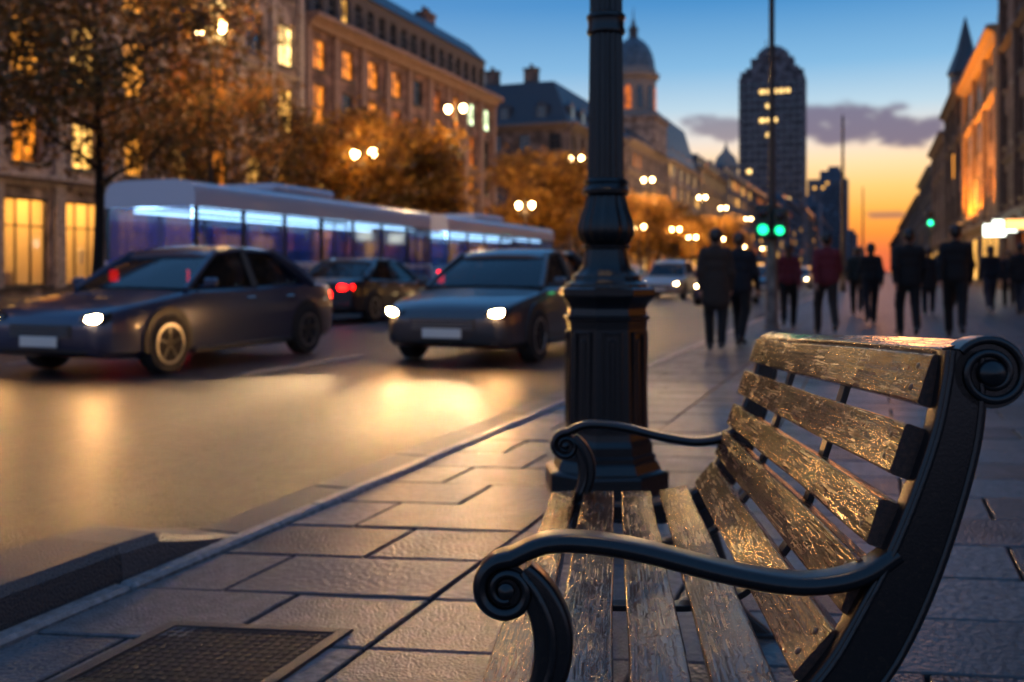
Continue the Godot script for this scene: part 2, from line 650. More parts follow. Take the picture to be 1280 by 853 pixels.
	M.bus_white.clearcoat = 0.6
	M.bus_white.clearcoat_roughness = 0.08
	M.bus_blue = mat(S(0.03, 0.10, 0.32), 0.25)
	M.bus_blue.clearcoat_enabled = true
	M.bus_blue.clearcoat = 0.6
	M.bus_blue.clearcoat_roughness = 0.08
	M.bus_glass = mat(Color(0.10, 0.24, 0.55, 0.5), 0.05)
	M.bus_glass.transparency = BaseMaterial3D.TRANSPARENCY_ALPHA
	M.strip_light = glow(Color(0.62, 0.82, 1.0), 9.0)
	M.seat_cloth = mat(S(0.02, 0.05, 0.14), 0.9)
	# trees
	M.bark = rocky(S(0.035, 0.026, 0.020), 0.9, grain, soft_bump, 2.0, 1.2)
	for q in [["leaf_dark", Color(0.25, 0.16, 0.04)], ["leaf_gold", Color(0.7, 0.4, 0.05)]]:
		var m := mat(Color(1, 1, 1), 0.6)
		m.vertex_color_use_as_albedo = true
		m.cull_mode = BaseMaterial3D.CULL_DISABLED
		m.backlight_enabled = true
		m.backlight = Color(0.7, 0.7, 0.7)
		M[q[0]] = m
	# people
	M.skin = mat(S(0.32, 0.17, 0.115), 0.55)
	M.skin_dark = mat(S(0.14, 0.07, 0.045), 0.55)
	M.hair = [mat(S(0.012, 0.009, 0.007), 0.5), mat(S(0.04, 0.022, 0.012), 0.5), mat(S(0.10, 0.06, 0.03), 0.5)]
	M.shoe = mat(S(0.015, 0.013, 0.012), 0.5)
	M.shoe_pale = mat(S(0.35, 0.33, 0.3), 0.6)


func cloth(c: Color) -> StandardMaterial3D:
	var key := "cloth%s" % c
	if not cache.has(key):
		var m := mat(c, 0.9)
		m.albedo_texture = M.speck
		m.uv1_triplanar = true
		m.uv1_scale = Vector3(6, 6, 6)
		m.rim_enabled = true
		m.rim = 0.3
		cache[key] = m
	return cache[key]


# ---------------------------------------------------------------- ground
const SKEW := 0.25   # the rows of paving lie parallel to the bench, not square to the street


func slab(g: G, x0: float, x1: float, d0: float, d1: float, top: float, bottom: float, bev: float, tilt := Vector2.ZERO) -> void:
	var first := g.v.size()
	var cx := (x0 + x1) * 0.5
	var cd := (d0 + d1) * 0.5
	var ring := func(i: float, h: float) -> PackedVector3Array:
		var r := PackedVector3Array()
		for q in [[x0 + i, d0 + i], [x1 - i, d0 + i], [x1 - i, d1 - i], [x0 + i, d1 - i]]:
			r.append(P(q[0], h + (q[0] - cx) * tilt.x + (q[1] - cd) * tilt.y, q[1] + SKEW * (q[0] + 1.36)))
		return r
	var a: PackedVector3Array = ring.call(0.0, bottom)
	var b: PackedVector3Array = ring.call(0.0, top - bev)
	var c: PackedVector3Array = ring.call(bev, top)
	for s in [[a, b], [b, c]]:
		for j in 4:
			var k := (j + 1) % 4
			g.quad(s[0][j], s[0][k], s[1][k], s[1][j])
	g.quad(c[0], c[1], c[2], c[3])
	var mid := Vector3.ZERO
	for p in a:
		mid += p
	g.convex(first, mid / 4.0)


func build_ground() -> void:
	# the base sheet under everything, out to the horizon
	var g := G.new()
	g.quad(P(-1800, -0.16, -600), P(1800, -0.16, -600), P(1800, -0.16, 3000), P(-1800, -0.16, 3000))
	structure(g, "ground", M.far_paving)
	g = G.new()
	g.box(P(-10.62, -0.09, 350), Vector3(15.85, 0.10, 900))
	structure(g, "road", M.asphalt)
	# dashed lane lines
	for x in [-6.4, -9.8, -13.2]:
		for k in 14:
			var d: float = -4.0 + k * 7.0
			g = G.new()
			g.box(P(x, -0.036, d), Vector3(0.12, 0.008, 2.6))
			var o := put(g, "lane_marking", M.paint)
			o.set_meta("kind", "structure")
	# the pavement on this side: bed, kerb line, pavers
	g = G.new()
	g.box(P(3.83, -0.082, 350), Vector3(12.34, 0.10, 900))
	var bed := structure(g, "sidewalk", M.joint)
	rng.seed = 7
	var cols := [[-2.34, -1.367], [-1.353, -0.61], [-0.60, 0.135], [0.145, 0.905], [0.915, 1.675], [1.685, 2.445], [2.455, 3.215], [3.225, 3.985], [3.995, 4.755], [4.765, 5.525], [5.535, 6.295], [6.305, 7.065], [7.075, 7.90]]
	var rest := G.new()
	for r in range(-2, 60):
		var d0: float = -0.2 + r * 0.44
		for c in cols.size():
			var x0: float = cols[c][0]
			var x1: float = cols[c][1]
			# running joints shift every other row
			var sh := 0.0 if c < 2 else (0.36 if r % 2 == 0 else 0.0)
			if c == 2:
				x1 += sh
			elif c > 2:
				x0 += sh
				x1 += sh
			if c == cols.size() - 1:
				x1 = 7.9
			var parts := [[x0, x1]]
			if c == 0:
				var cut: float = -1.80 if r % 2 == 0 else -2.06
				parts = [[x0, cut - 0.007], [cut + 0.007, x1]]
			for q in parts:
				if c > 1:
					q[1] -= 0.004
				if d0 > -0.6 and d0 < 9.2 and q[0] < 0.62 * d0 + 1.2:
					g = G.new()
					slab(g, q[0], q[1], d0, d0 + 0.427, rng.randf_range(-0.002, 0.0025), -0.032, 0.005, Vector2(rng.randf_range(-0.0035, 0.0035), rng.randf_range(-0.005, 0.005)))
					put(g, "paving_slab", M.paver[rng.randi() % 5], bed)
				else:
					slab(rest, q[0], q[1], d0, d0 + 0.427, rng.randf_range(-0.002, 0.0025), -0.032, 0.005, Vector2(rng.randf_range(-0.003, 0.003), rng.randf_range(-0.004, 0.004)))
	var far := put(rest, "paving_slabs", M.paving_far, bed)
	far.set_meta("kind", "stuff")
	g = G.new()
	g.box(P(2.78, -0.027, 332), Vector3(10.2, 0.04, 620))
	var strip := put(g, "paving_surface", M.paving_far, bed)
	# thin pale edging along the pavement, in lengths
	for k in 26:
		var d := -1.0 + k * 1.2
		g = G.new()
		g.box(P(-2.385, -0.02, d + 0.6), Vector3(0.075, 0.075, 1.19), 0.012)
		put(g, "edging_stone", M.edge, bed)
	g = G.new()
	g.box(P(-2.385, -0.02, 330), Vector3(0.075, 0.075, 600), 0.012)
	put(g, "edging", M.edge, bed)
	# flush slabs between the edging and the road
	for k in 22:
		var d := 3.335 + k * 0.9
		g = G.new()
		g.box(P(-2.555, -0.045, d + 0.45), Vector3(0.255, 0.07, 0.885), 0.01)
		put(g, "gutter_slab", M.kerb if k % 3 else M.kerb_dark, bed)
	g = G.new()
	g.box(P(-2.555, -0.045, 330), Vector3(0.255, 0.07, 600), 0.01)
	put(g, "gutter", M.kerb, bed)
	# the raised kerb on the left ends in a ramped stone
	for k in 4:
		var d := -0.57 + k * 0.92
		var t := thing("kerb_stone", ["raised concrete kerb stone just outside the left picture edge", "raised concrete kerb stone next before the manhole's kerb", "raised concrete kerb stone beside the manhole at left", "raised concrete kerb stone joining the ramped end stone"][k], "kerb stone", P(-2.62, -0.04, d), 0.0, "raised kerb stones along the road")
		g = G.new()
		var poly := PackedVector2Array([Vector2(-0.19, 0), Vector2(0.185, 0), Vector2(0.17, 0.14), Vector2(0.145, 0.168), Vector2(-0.14, 0.172), Vector2(-0.175, 0.142)])
		g.prism(poly, -0.455, 0.455)
		put(g, "stone", M.kerb_dark if k != 2 else M.kerb, t)
	var t2 := thing("ramped_kerb_stone", "sloping end stone of the raised concrete kerb at left", "kerb stone", P(-2.62, -0.04, 2.65), 0.0)
	g = G.new()
	var rings := []
	for q in [[0.0, 0.168, 0.0], [0.20, 0.160, 0.0], [0.45, 0.085, 0.0], [0.685, 0.028, 0.0]]:
		var r := PackedVector3Array()
		for p in [[-0.19, 0.0], [0.185, 0.0], [0.17 - q[2], q[1] * 0.8], [0.145 - q[2], q[1]], [-0.14 + q[2], q[1]], [-0.175 + q[2], q[1] * 0.8]]:
			r.append(Vector3(p[0], p[1], -q[0]))
		rings.append(r)
	g.loft(rings)
	put(g, "stone", M.kerb, t2)
	# manhole: frame of four bars and a dimpled plate
	var mh := thing("manhole_cover", "dark square manhole cover with a pale metal rim in the paving", "manhole cover", P(-1.74, 0.0, 2.27))
	g = G.new()
	var off := Vector3(1.74, 0, 2.27)
	var q4 := [[-2.02, -1.98, 1.98, 2.47], [-1.50, -1.46, 1.98, 2.47], [-1.98, -1.50, 1.98, 2.015], [-1.98, -1.50, 2.435, 2.47]]
	for q in q4:
		g = G.new()
		slab(g, q[0], q[1], q[2] + 0.09, q[3] + 0.09, 0.007, -0.01, 0.002)
		for i in g.v.size():
			g.v[i] += off
		put(g, "rim", M.cover_frame, mh)
	g = G.new()
	slab(g, -1.98, -1.50, 2.105, 2.525, 0.002, -0.01, 0.001)
	for i in 16:
		for j in 14:
			slab(g, -1.968 + i * 0.0295, -1.968 + i * 0.0295 + 0.018, 2.112 + j * 0.0295, 2.112 + j * 0.0295 + 0.018, 0.005, 0.001, 0.002)
	for i in g.v.size():
		g.v[i] += off
	put(g, "plate", M.cover, mh)
	# the far pavement with its kerb
	g = G.new()
	g.box(P(-27.5, -0.03, 350), Vector3(17.6, 0.20, 900))
	structure(g, "far_sidewalk", M.far_paving)
	g = G.new()
	g.box(P(-18.62, -0.02, 350), Vector3(0.2, 0.21, 900), 0.02)
	structure(g, "far_kerb", M.kerb)


# ---------------------------------------------------------------- bench: local x to its back, y up, -z along its length
func build_bench() -> void:
	var a := Vector3(0.105887, -0.05790695, -0.99269065)   # along the bench, as the camera sees it
	var b := Vector3(0.9943592, 0.0, 0.10606498)
	var up := Vector3(0.0061419, 0.99832198, -0.05758031)
	var turn := Basis(Vector3.UP, TURN)
	var basis_ := turn * Basis(b, up, -a)
	var o := turn * Vector3(0.25, -0.55, -1.3) + Vector3(0, 1.08, 0)
	var t := Node3D.new()
	t.name = numbered(self, "park_bench")
	add_child(t)
	tag(t, "park bench of worn varnished brown slats with black scrolled cast iron ends", "bench")
	var foot := 0.535
	t.transform = Transform3D(basis_, o - basis_ * Vector3(0, foot, 0))
	var L := 1.62
	rng.seed = 21
	# slats: upper and lower corner of the front face, thickness behind it
	var slats := [
		[Vector2(0.3185, 0.441), Vector2(0.2945, 0.374), 0.034], [Vector2(0.281, 0.346), Vector2(0.257, 0.278), 0.034],
		[Vector2(0.247, 0.247), Vector2(0.226, 0.186), 0.034], [Vector2(0.2165, 0.166), Vector2(0.190, 0.094), 0.034],
		[Vector2(0.182, 0.072), Vector2(0.127, 0.008), 0.034], [Vector2(0.108, 0.0), Vector2(0.023, -0.016), 0.034],
		[Vector2(-0.002, -0.020), Vector2(-0.090, -0.022), 0.034], [Vector2(-0.113, -0.022), Vector2(-0.204, -0.022), 0.034],
		[Vector2(-0.227, -0.024), Vector2(-0.300, -0.030), 0.034]]
	for i in slats.size():
		var p0: Vector2 = slats[i][0] + Vector2(0, foot)
		var p1: Vector2 = slats[i][1] + Vector2(0, foot)
		var along := (p1 - p0).normalized()
		var back := Vector2(-along.y, along.x) * float(slats[i][2])
		if i < 9 and back.x < 0 and i < 5:
			back = -back
		if i >= 5 and back.y > 0:
			back = -back
		var s0 := 0.004 if i < 5 else -0.055
		slat(t, p0, p1, back, s0 + rng.randf_range(-0.003, 0.003), L + rng.randf_range(-0.003, 0.003), i)
	# the rounded rail on the top edge
	slat(t, Vector2(0.376, 0.461 + foot), Vector2(0.326, 0.449 + foot), Vector2(0.004, -0.022), 0.002, L, 9)
	for e in 2:
		bench_end(t, e, -0.022 if e == 0 else L - 0.022, foot)
	# two flat iron straps under the slats
	for s in [0.56, 1.12]:
		var g := G.new()
		g.ribbon(smooth2([Vector2(0.352, 0.44 + foot), Vector2(0.333, 0.37 + foot), Vector2(0.287, 0.23 + foot), Vector2(0.240, 0.10 + foot), Vector2(0.195, 0.03 + foot), Vector2(0.12, -0.04 + foot), Vector2(0.02, -0.062 + foot), Vector2(-0.29, -0.068 + foot)], 5), [0.006], -s - 0.02, -s + 0.02, 0.002)
		put(g, "support_strap", M.iron, t, 40.0)
	# tie rod between the ends
	var g2 := G.new()
	g2.tube([Vector3(0.16, foot - 0.16, 0), Vector3(0.16, foot - 0.16, -L)], [0.009, 0.009], 8)
	put(g2, "tie_rod", M.iron, t, 50.0)


func slat(t: Node3D, p0: Vector2, p1: Vector2, back: Vector2, s0: float, s1: float, i: int) -> void:
	var g := G.new()
	g.use_uv = true
	var along := (p1 - p0).normalized()
	var bk := back.normalized()
	var b := 0.0045
	var pts := [p0 + along * b, p1 - along * b, p1 - along * b * 0.3 + bk * b * 0.3, p1 + bk * b, p1 + back - bk * b, p1 + back - along * b, p0 + back + along * b, p0 + back - bk * b, p0 + bk * b, p0 + along * b * 0.3 + bk * b * 0.3]
	var per := [0.0]
	for k in pts.size():
		per.append(per[k] + pts[k].distance_to(pts[(k + 1) % pts.size()]))
	var n := 24
	var rings := []
	var wob := rng.randf() * 9.0
	for k in n + 1:
		var s := lerpf(s0, s1, float(k) / n)
		var r := PackedVector3Array()
		for q in pts:
			r.append(Vector3(q.x + 0.0010 * sin(s * 9.0 + wob + q.y * 30.0), q.y + 0.0012 * sin(s * 5.3 + wob + q.x * 20.0), -s))
		rings.append(r)
	var v0 := rng.randf()
	var flip := i % 2 == 1
	for k in n:
		var u0: float = lerpf(s0, s1, float(k) / n) + 0.06
		var u1: float = lerpf(s0, s1, float(k + 1) / n) + 0.06
		if flip:
			u0 = 1.8 - u0
			u1 = 1.8 - u1
		for j in pts.size():
			var m := (j + 1) % pts.size()
			g.quad_uv(rings[k][j], rings[k][m], rings[k + 1][m], rings[k + 1][j], Vector2(u0, per[j] + v0), Vector2(u0, per[j + 1] + v0), Vector2(u1, per[j + 1] + v0), Vector2(u1, per[j] + v0))
	var vol := 0.0
	for k in range(0, g.v.size(), 3):
		vol += g.v[k].dot(g.v[k + 1].cross(g.v[k + 2]))
	g.orient(0)
	var o := put(g, "slat", M["wood%d" % (i % 2)], t, 50.0)
	# sawn ends
	var e := G.new()
	e.cap(rings[0], true)
	var e2 := G.new()
	e2.cap(rings[n], false)
	put(e, "end_grain", M.end_grain, o)
	put(e2, "end_grain", M.end_grain, o)
	# bolt heads near both ends
	var face := -bk
	for s in [s0 + 0.045, s1 - 0.03]:
		for f in [0.28, 0.72]:
			if i == 9:
				continue
			var c := p0.lerp(p1, f)
			var bolt := G.new()
			bolt.lathe([Vector2(0.0055, 0), Vector2(0.0055, 0.0012), Vector2(0.003, 0.0026), Vector2(0.0004, 0.003)], 10)
			var h := put(bolt, "bolt", M.bolt, o, 40.0)
			var y := Vector3(face.x, face.y, 0)
			h.transform = Transform3D(Basis(y.cross(Vector3(0, 0, 1)), y, Vector3(0, 0, 1)), Vector3(c.x, c.y, -s) - y * 0.001)


func spiral(c: Vector2, r0: float, r1: float, a0: float, turns: float, n: int) -> Array:
	var out := []
	for k in n + 1:
		var f := float(k) / n
		var a := a0 + turns * TAU * f
		out.append(c + Vector2(cos(a), sin(a)) * lerpf(r0, r1, f))
	return out


func bench_end(t: Node3D, e: int, s: float, foot: float) -> void:
	var z1 := -s            # face towards the camera
	var z0 := -s - 0.046
	var drop := 0.0 if e == 0 else 0.094   # the paving lies higher under the far end
	var F := Vector2(0, foot)
	var root := Node3D.new()
	root.name = numbered(t, "end_frame")
	t.add_child(root)
	# back upright flowing down into the seat bearer and the front
	var path := smooth2([Vector2(0.352, 0.445), Vector2(0.350, 0.40), Vector2(0.336, 0.32), Vector2(0.298, 0.205), Vector2(0.252, 0.10), Vector2(0.196, 0.008), Vector2(0.12, -0.06), Vector2(0.0, -0.085), Vector2(-0.14, -0.086), Vector2(-0.25, -0.072)], 6)
	for k in path.size():
		path[k] += F
	var half := []
	for k in path.size():
		var f := float(k) / (path.size() - 1)
		half.append(lerpf(0.026, 0.042, clampf(f * 2.2, 0, 1)) if f < 0.5 else lerpf(0.042, 0.024, (f - 0.5) * 2.0))
	var g := G.new()
	g.ribbon(path, half, z0, z1, 0.007)
	var up := put(g, "upright", M.iron, root, 40.0)
	# raised beads along both borders of the upright, on both faces
	for side in [-1.0, 1.0]:
		for face in [z1, z0]:
			var pts := []
			for k in path.size():
				var tg: Vector2 = (path[mini(k + 1, path.size() - 1)] - path[maxi(k - 1, 0)]).normalized()
				var q: Vector2 = path[k] + Vector2(-tg.y, tg.x) * side * (half[k] - 0.009)
				pts.append(Vector3(q.x, q.y, face))
			var rad := []
			for k in pts.size():
				rad.append(0.0042)
			g = G.new()
			g.tube(pts, rad, 6)
			put(g, "bead", M.iron, up, 60.0)
	# the back scroll: disc, rim roll and boss
	var c := Vector2(0.382, 0.416) + F
	g = G.new()
	g.prism(PackedVector2Array(spiral(c, 0.046, 0.046, 0, 1, 40).slice(0, 40)), z0, z1)
	g.ribbon(spiral(c, 0.0465, 0.016, 2.5, -1.75, 56), [0.0055], z0 - 0.005, z1 + 0.006, 0.004)
	var sc := put(g, "scroll", M.iron, root, 40.0)
	for face in [[z1, 1.0], [z0, -1.0]]:
		g = G.new()
		var rings := []
		for q in [[0.019, -0.004], [0.0185, 0.005], [0.014, 0.011], [0.006, 0.0145], [0.0005, 0.015]]:
			var r := PackedVector3Array()
			for k in 18:
				r.append(Vector3(c.x + cos(TAU * k / 18.0) * q[0], c.y + sin(TAU * k / 18.0) * q[0], face[0] + face[1] * q[1]))
			rings.append(r)
		g.loft(rings)
		put(g, "boss", M.iron, sc, 50.0)
	# arm: a flat bar that rises and rolls over into a scroll
	var arm := smooth2([Vector2(0.262, 0.176), Vector2(0.225, 0.150), Vector2(0.18, 0.135), Vector2(0.12, 0.131), Vector2(0.032, 0.144), Vector2(-0.076, 0.168), Vector2(-0.15, 0.177), Vector2(-0.205, 0.174), Vector2(-0.252, 0.154)], 7)
	var cs := Vector2(-0.258, 0.112)
	arm.append_array(spiral(cs, 0.0405, 0.013, 1.62, 1.55, 44))
	for k in arm.size():
		arm[k] += F
	var ah := []
	for k in arm.size():
		ah.append(0.0125 if k < 52 else lerpf(0.0125, 0.006, clampf((k - 52) / 40.0, 0, 1)))
	g = G.new()
	g.ribbon(arm, ah, z0 - 0.005, z1 + 0.005, 0.010)
	put(g, "armrest", M.iron, root, 45.0)
	g = G.new()
	g.prism(PackedVector2Array(spiral(cs + F, 0.036, 0.036, 0, 1, 30).slice(0, 30)), z0 + 0.004, z1 - 0.004)
	for face in [[z1, 1.0], [z0, -1.0]]:
		var rings := []
		for q in [[0.012, -0.004], [0.011, 0.004], [0.006, 0.008], [0.0004, 0.009]]:
			var r := PackedVector3Array()
			for k in 16:
				r.append(Vector3(cs.x + cos(TAU * k / 16.0) * q[0], cs.y + F.y + sin(TAU * k / 16.0) * q[0], face[0] + face[1] * q[1]))
			rings.append(r)
		g.loft(rings)
	put(g, "scroll", M.iron, root, 40.0)
	# arm post curls down from the scroll to the seat
	var post := smooth2([Vector2(-0.238, 0.136), Vector2(-0.214, 0.105), Vector2(-0.196, 0.06), Vector2(-0.196, 0.01), Vector2(-0.215, -0.04), Vector2(-0.238, -0.085)], 6)
	for k in post.size():
		post[k] += F
	g = G.new()
	var ph := []
	for k in post.size():
		ph.append(0.017 + 0.010 * sin(PI * clampf(float(k) / (post.size() - 1) * 1.15, 0, 1)))
	g.ribbon(post, ph, z0 + 0.002, z1 - 0.002, 0.008)
	var pst := put(g, "arm_post", M.iron, root, 40.0)
	for face in [z1 - 0.002, z0 + 0.002]:
		var pts := []
		var rad := []
		for k in post.size():
			pts.append(Vector3(post[k].x, post[k].y, face))
			rad.append(0.006)
		g = G.new()
		g.tube(pts, rad, 6)
		put(g, "bead", M.iron, pst, 60.0)
	# legs
	for q in [[Vector2(-0.235, -0.075), Vector2(-0.205, -0.20), Vector2(-0.235, -0.36), Vector2(-0.285, -foot + drop)], [Vector2(0.15, -0.055), Vector2(0.19, -0.19), Vector2(0.25, -0.36), Vector2(0.335, -foot + drop)]]:
		var lp := smooth2(q, 7)
		for k in lp.size():
			lp[k] += F
		g = G.new()
		g.ribbon(lp, [0.024], z0, z1, 0.007)
		var end: Vector2 = lp[lp.size() - 1]
		g.box(Vector3(end.x, end.y + 0.008, (z0 + z1) * 0.5), Vector3(0.09, 0.018, 0.06), 0.004)
		put(g, "leg", M.iron, root, 40.0)


# ---------------------------------------------------------------- the cast lamp post by the bench
func build_post() -> void:
	var t := thing("lamp_post", "tall black cast iron lamp post with an eight sided pedestal behind the bench", "lamp post", P(-1.245, 0.0, 4.66))
	var g := G.new()
	var k8 := 1.0 / cos(PI / 8)
	var oct := func(prof: Array) -> Array:
		var out := []
		for p in prof:
			out.append(Vector2(p[0] * k8, p[1]))
		return out
	g.lathe(oct.call([[0.285, 0.0], [0.290, 0.01], [0.290, 0.095], [0.282, 0.105], [0.255, 0.112], [0.238, 0.150], [0.228, 0.158], [0.228, 0.185], [0.218, 0.192]]), 8, Vector3.ZERO, 0, 0, TURN + PI / 8)
	put(g, "plinth", M.post, t)
	g = G.new()
	g.lathe(oct.call([[0.216, 0.19], [0.216, 0.235], [0.200, 0.262], [0.196, 0.29], [0.187, 0.80], [0.190, 0.84], [0.202, 0.845], [0.204, 0.862], [0.190, 0.868], [0.186, 0.90], [0.196, 0.925], [0.222, 0.955], [0.228, 0.965], [0.228, 0.995], [0.212, 1.004]]), 8, Vector3.ZERO, 0, 0, TURN + PI / 8)
	var ped := put(g, "pedestal", M.post, t)
	# a framed panel on each of the eight sides
	for k in 8:
		var an := TURN + TAU * k / 8.0
		var out := Vector3(cos(an), 0, sin(an))
		var side := Vector3(-sin(an), 0, cos(an))
		g = G.new()
		var xf := Transform3D(Basis(-side, Vector3.UP, out), Vector3.ZERO)
		for q in [[-0.048, 0.31, -0.036, 0.79], [0.036, 0.31, 0.048, 0.79], [-0.036, 0.31, 0.036, 0.325], [-0.036, 0.775, 0.036, 0.79]]:
			g.box(Vector3((q[0] + q[2]) * 0.5, (q[1] + q[3]) * 0.5, 0.193), Vector3(q[2] - q[0], q[3] - q[1], 0.016), 0.003, xf)
		g.box(Vector3(0, 0.55, 0.1905), Vector3(0.03, 0.40, 0.014), 0.005, xf)
		put(g, "panel", M.post, ped)
	g = G.new()
	g.lathe([Vector2(0.208, 1.0), Vector2(0.205, 1.02), Vector2(0.178, 1.035), Vector2(0.172, 1.05), Vector2(0.170, 1.062), Vector2(0.140, 1.085), Vector2(0.122, 1.115), Vector2(0.113, 1.16), Vector2(0.108, 1.19), Vector2(0.120, 1.195), Vector2(0.122, 1.21), Vector2(0.112, 1.218)], 64, Vector3.ZERO, 16, 0.03)
	put(g, "foot_moulding", M.post, t, 40.0)
	g = G.new()
	var urn := []
	for q in smooth2([Vector2(0.108, 1.215), Vector2(0.136, 1.25), Vector2(0.145, 1.29), Vector2(0.135, 1.34), Vector2(0.112, 1.40), Vector2(0.098, 1.46)], 4):
		urn.append(q)
	g.lathe(urn, 96, Vector3.ZERO, 14, 0.10)
	put(g, "urn", M.post, t, 45.0)
	g = G.new()
	g.lathe([Vector2(0.1, 1.458), Vector2(0.118, 1.468), Vector2(0.120, 1.488), Vector2(0.108, 1.50), Vector2(0.104, 1.515), Vector2(0.112, 1.525), Vector2(0.106, 1.54), Vector2(0.092, 1.545)], 40)
	put(g, "collar", M.post, t, 40.0)
	g = G.new()
	g.lathe([Vector2(0.093, 1.54), Vector2(0.092, 1.56), Vector2(0.083, 2.26), Vector2(0.082, 2.27)], 144, Vector3.ZERO, 16, 0.13)
	put(g, "fluted_column", M.post, t, 45.0)
	g = G.new()
	g.lathe([Vector2(0.084, 2.262), Vector2(0.095, 2.27), Vector2(0.097, 2.285), Vector2(0.090, 2.30), Vector2(0.090, 2.335), Vector2(0.098, 2.345), Vector2(0.096, 2.36), Vector2(0.083, 2.37)], 40)
	put(g, "collar", M.post, t, 40.0)
	g = G.new()
	g.lathe([Vector2(0.084, 2.365), Vector2(0.083, 2.38), Vector2(0.060, 5.0), Vector2(0.059, 5.02)], 144, Vector3.ZERO, 16, 0.13)
	put(g, "fluted_column", M.post, t, 45.0)
	# the lantern above the picture
	g = G.new()
	g.lathe([Vector2(0.06, 5.0), Vector2(0.10, 5.05), Vector2(0.07, 5.1), Vector2(0.16, 5.18), Vector2(0.17, 5.2)], 24)
	put(g, "lantern_base", M.post, t, 40.0)
	g = G.new()
	g.lathe([Vector2(0.14, 5.2), Vector2(0.2, 5.3), Vector2(0.21, 5.42), Vector2(0.17, 5.54), Vector2(0.1, 5.6)], 24)
	put(g, "lantern_globe", M.globe, t, 60.0)
	g = G.new()
	g.lathe([Vector2(0.17, 5.6), Vector2(0.13, 5.68), Vector2(0.05, 5.74), Vector2(0.02, 5.86), Vector2(0.002, 5.9)], 24)
	put(g, "lantern_cap", M.post, t, 40.0)
	var l := OmniLight3D.new()
	l.name = "lantern_light"
	l.light_color = Color(1.0, 0.80, 0.50)
	l.light_energy = 3.0
	l.light_size = 0.2
	l.omni_range = 60.0
	l.omni_attenuation = 2.0
	l.shadow_enabled = true
	t.add_child(l)
	l.position = Vector3(0, 5.4, 0)


# ---------------------------------------------------------------- buildings
# window of a given opening: frame bars round the edge, one upright, one crossbar, a sill
func window_mesh(w: float, h: float, style: int) -> ArrayMesh:
	var key := "win%.2f_%.2f_%d" % [w, h, style]
	if cache.has(key):
		return cache[key]
	var g := G.new()
	var b := 0.085
	g.box(Vector3(-w / 2 + b / 2, h / 2, 0), Vector3(b, h, 0.09))
	g.box(Vector3(w / 2 - b / 2, h / 2, 0), Vector3(b, h, 0.09))
	g.box(Vector3(0, b / 2, 0), Vector3(w - 2 * b, b, 0.09))
	g.box(Vector3(0, h - b / 2, 0), Vector3(w - 2 * b, b, 0.09))
	var bars := 1 if w < 1.7 else int(round(w / 0.9)) - 1
	for k in bars:
		g.box(Vector3(-w / 2 + w * (k + 1.0) / (bars + 1.0), h / 2, 0.002), Vector3(0.07, h - 2 * b, 0.075))
	if style == 0:
		g.box(Vector3(0, h * 0.68, 0.004), Vector3(w - 2 * b, 0.065, 0.07))
	else:
		g.box(Vector3(0, h * 0.5, 0.004), Vector3(w - 2 * b, 0.10, 0.07))
	g.box(Vector3(0, -0.06, 0.17), Vector3(w + 0.24, 0.11, 0.36))
	cache[key] = g.mesh()
	return cache[key]


func pane_mesh(w: float, h: float) -> ArrayMesh:
	var key := "pane%.2f_%.2f" % [w, h]
	if not cache.has(key):
		var g := G.new()
		g.box(Vector3(0, h / 2, -0.02), Vector3(w - 0.1, h - 0.1, 0.02))
		cache[key] = g.mesh()
	return cache[key]


# one wall face with openings; o is its lower corner, ax runs along it, out points outwards.
# floors: [y0, y1, sill, head, width, lit share, style]
func facade(b: Node3D, g: G, o: Vector3, ax: Vector3, out: Vector3, length: float, bays: int, floors: Array, frame: Material, chosen := {}) -> void:
	var up := Vector3.UP
	var bw := length / bays
	var turned := Basis(ax, up, out)
	for f in floors.size():
		var q: Array = floors[f]
		var y0: float = q[0]
		var y1: float = q[1]
		for i in bays:
			var x0 := i * bw
			var x1 := x0 + bw
			var w: float = minf(q[4], bw - 0.3)
			if w <= 0.0:
				g.quad(o + ax * x0 + up * y0, o + ax * x1 + up * y0, o + ax * x1 + up * y1, o + ax * x0 + up * y1)
				continue
			var a0 := x0 + (bw - w) * 0.5
			var a1 := a0 + w
			var s: float = q[2]
			var e: float = q[3]
			var pt := func(x: float, y: float, d: float) -> Vector3: return o + ax * x + up * y - out * d
			g.quad(pt.call(x0, y0, 0), pt.call(a0, y0, 0), pt.call(a0, y1, 0), pt.call(x0, y1, 0))
			g.quad(pt.call(a1, y0, 0), pt.call(x1, y0, 0), pt.call(x1, y1, 0), pt.call(a1, y1, 0))
			g.quad(pt.call(a0, y0, 0), pt.call(a1, y0, 0), pt.call(a1, s, 0), pt.call(a0, s, 0))
			g.quad(pt.call(a0, e, 0), pt.call(a1, e, 0), pt.call(a1, y1, 0), pt.call(a0, y1, 0))
			g.quad(pt.call(a0, s, 0), pt.call(a1, s, 0), pt.call(a1, s, 0.3), pt.call(a0, s, 0.3))
			g.quad(pt.call(a0, e, 0.3), pt.call(a1, e, 0.3), pt.call(a1, e, 0), pt.call(a0, e, 0))
			g.quad(pt.call(a0, s, 0), pt.call(a0, s, 0.3), pt.call(a0, e, 0.3), pt.call(a0, e, 0))
			g.quad(pt.call(a1, s, 0.3), pt.call(a1, s, 0), pt.call(a1, e, 0), pt.call(a1, e, 0.3))
			var win := put_mesh(window_mesh(w, e - s, q[6]), "window", frame, b)
			win.transform = Transform3D(turned, o + ax * (x0 + bw * 0.5) + up * s - out * 0.22)
			var lit: Material = M.pane
			var key := "%d_%d" % [f, i]
			if chosen.has(key):
				lit = chosen[key]
			elif rng.randf() < q[5]:
				lit = M.lit[rng.randi() % 4]
			put_mesh(pane_mesh(w, e - s), "pane", lit, win)


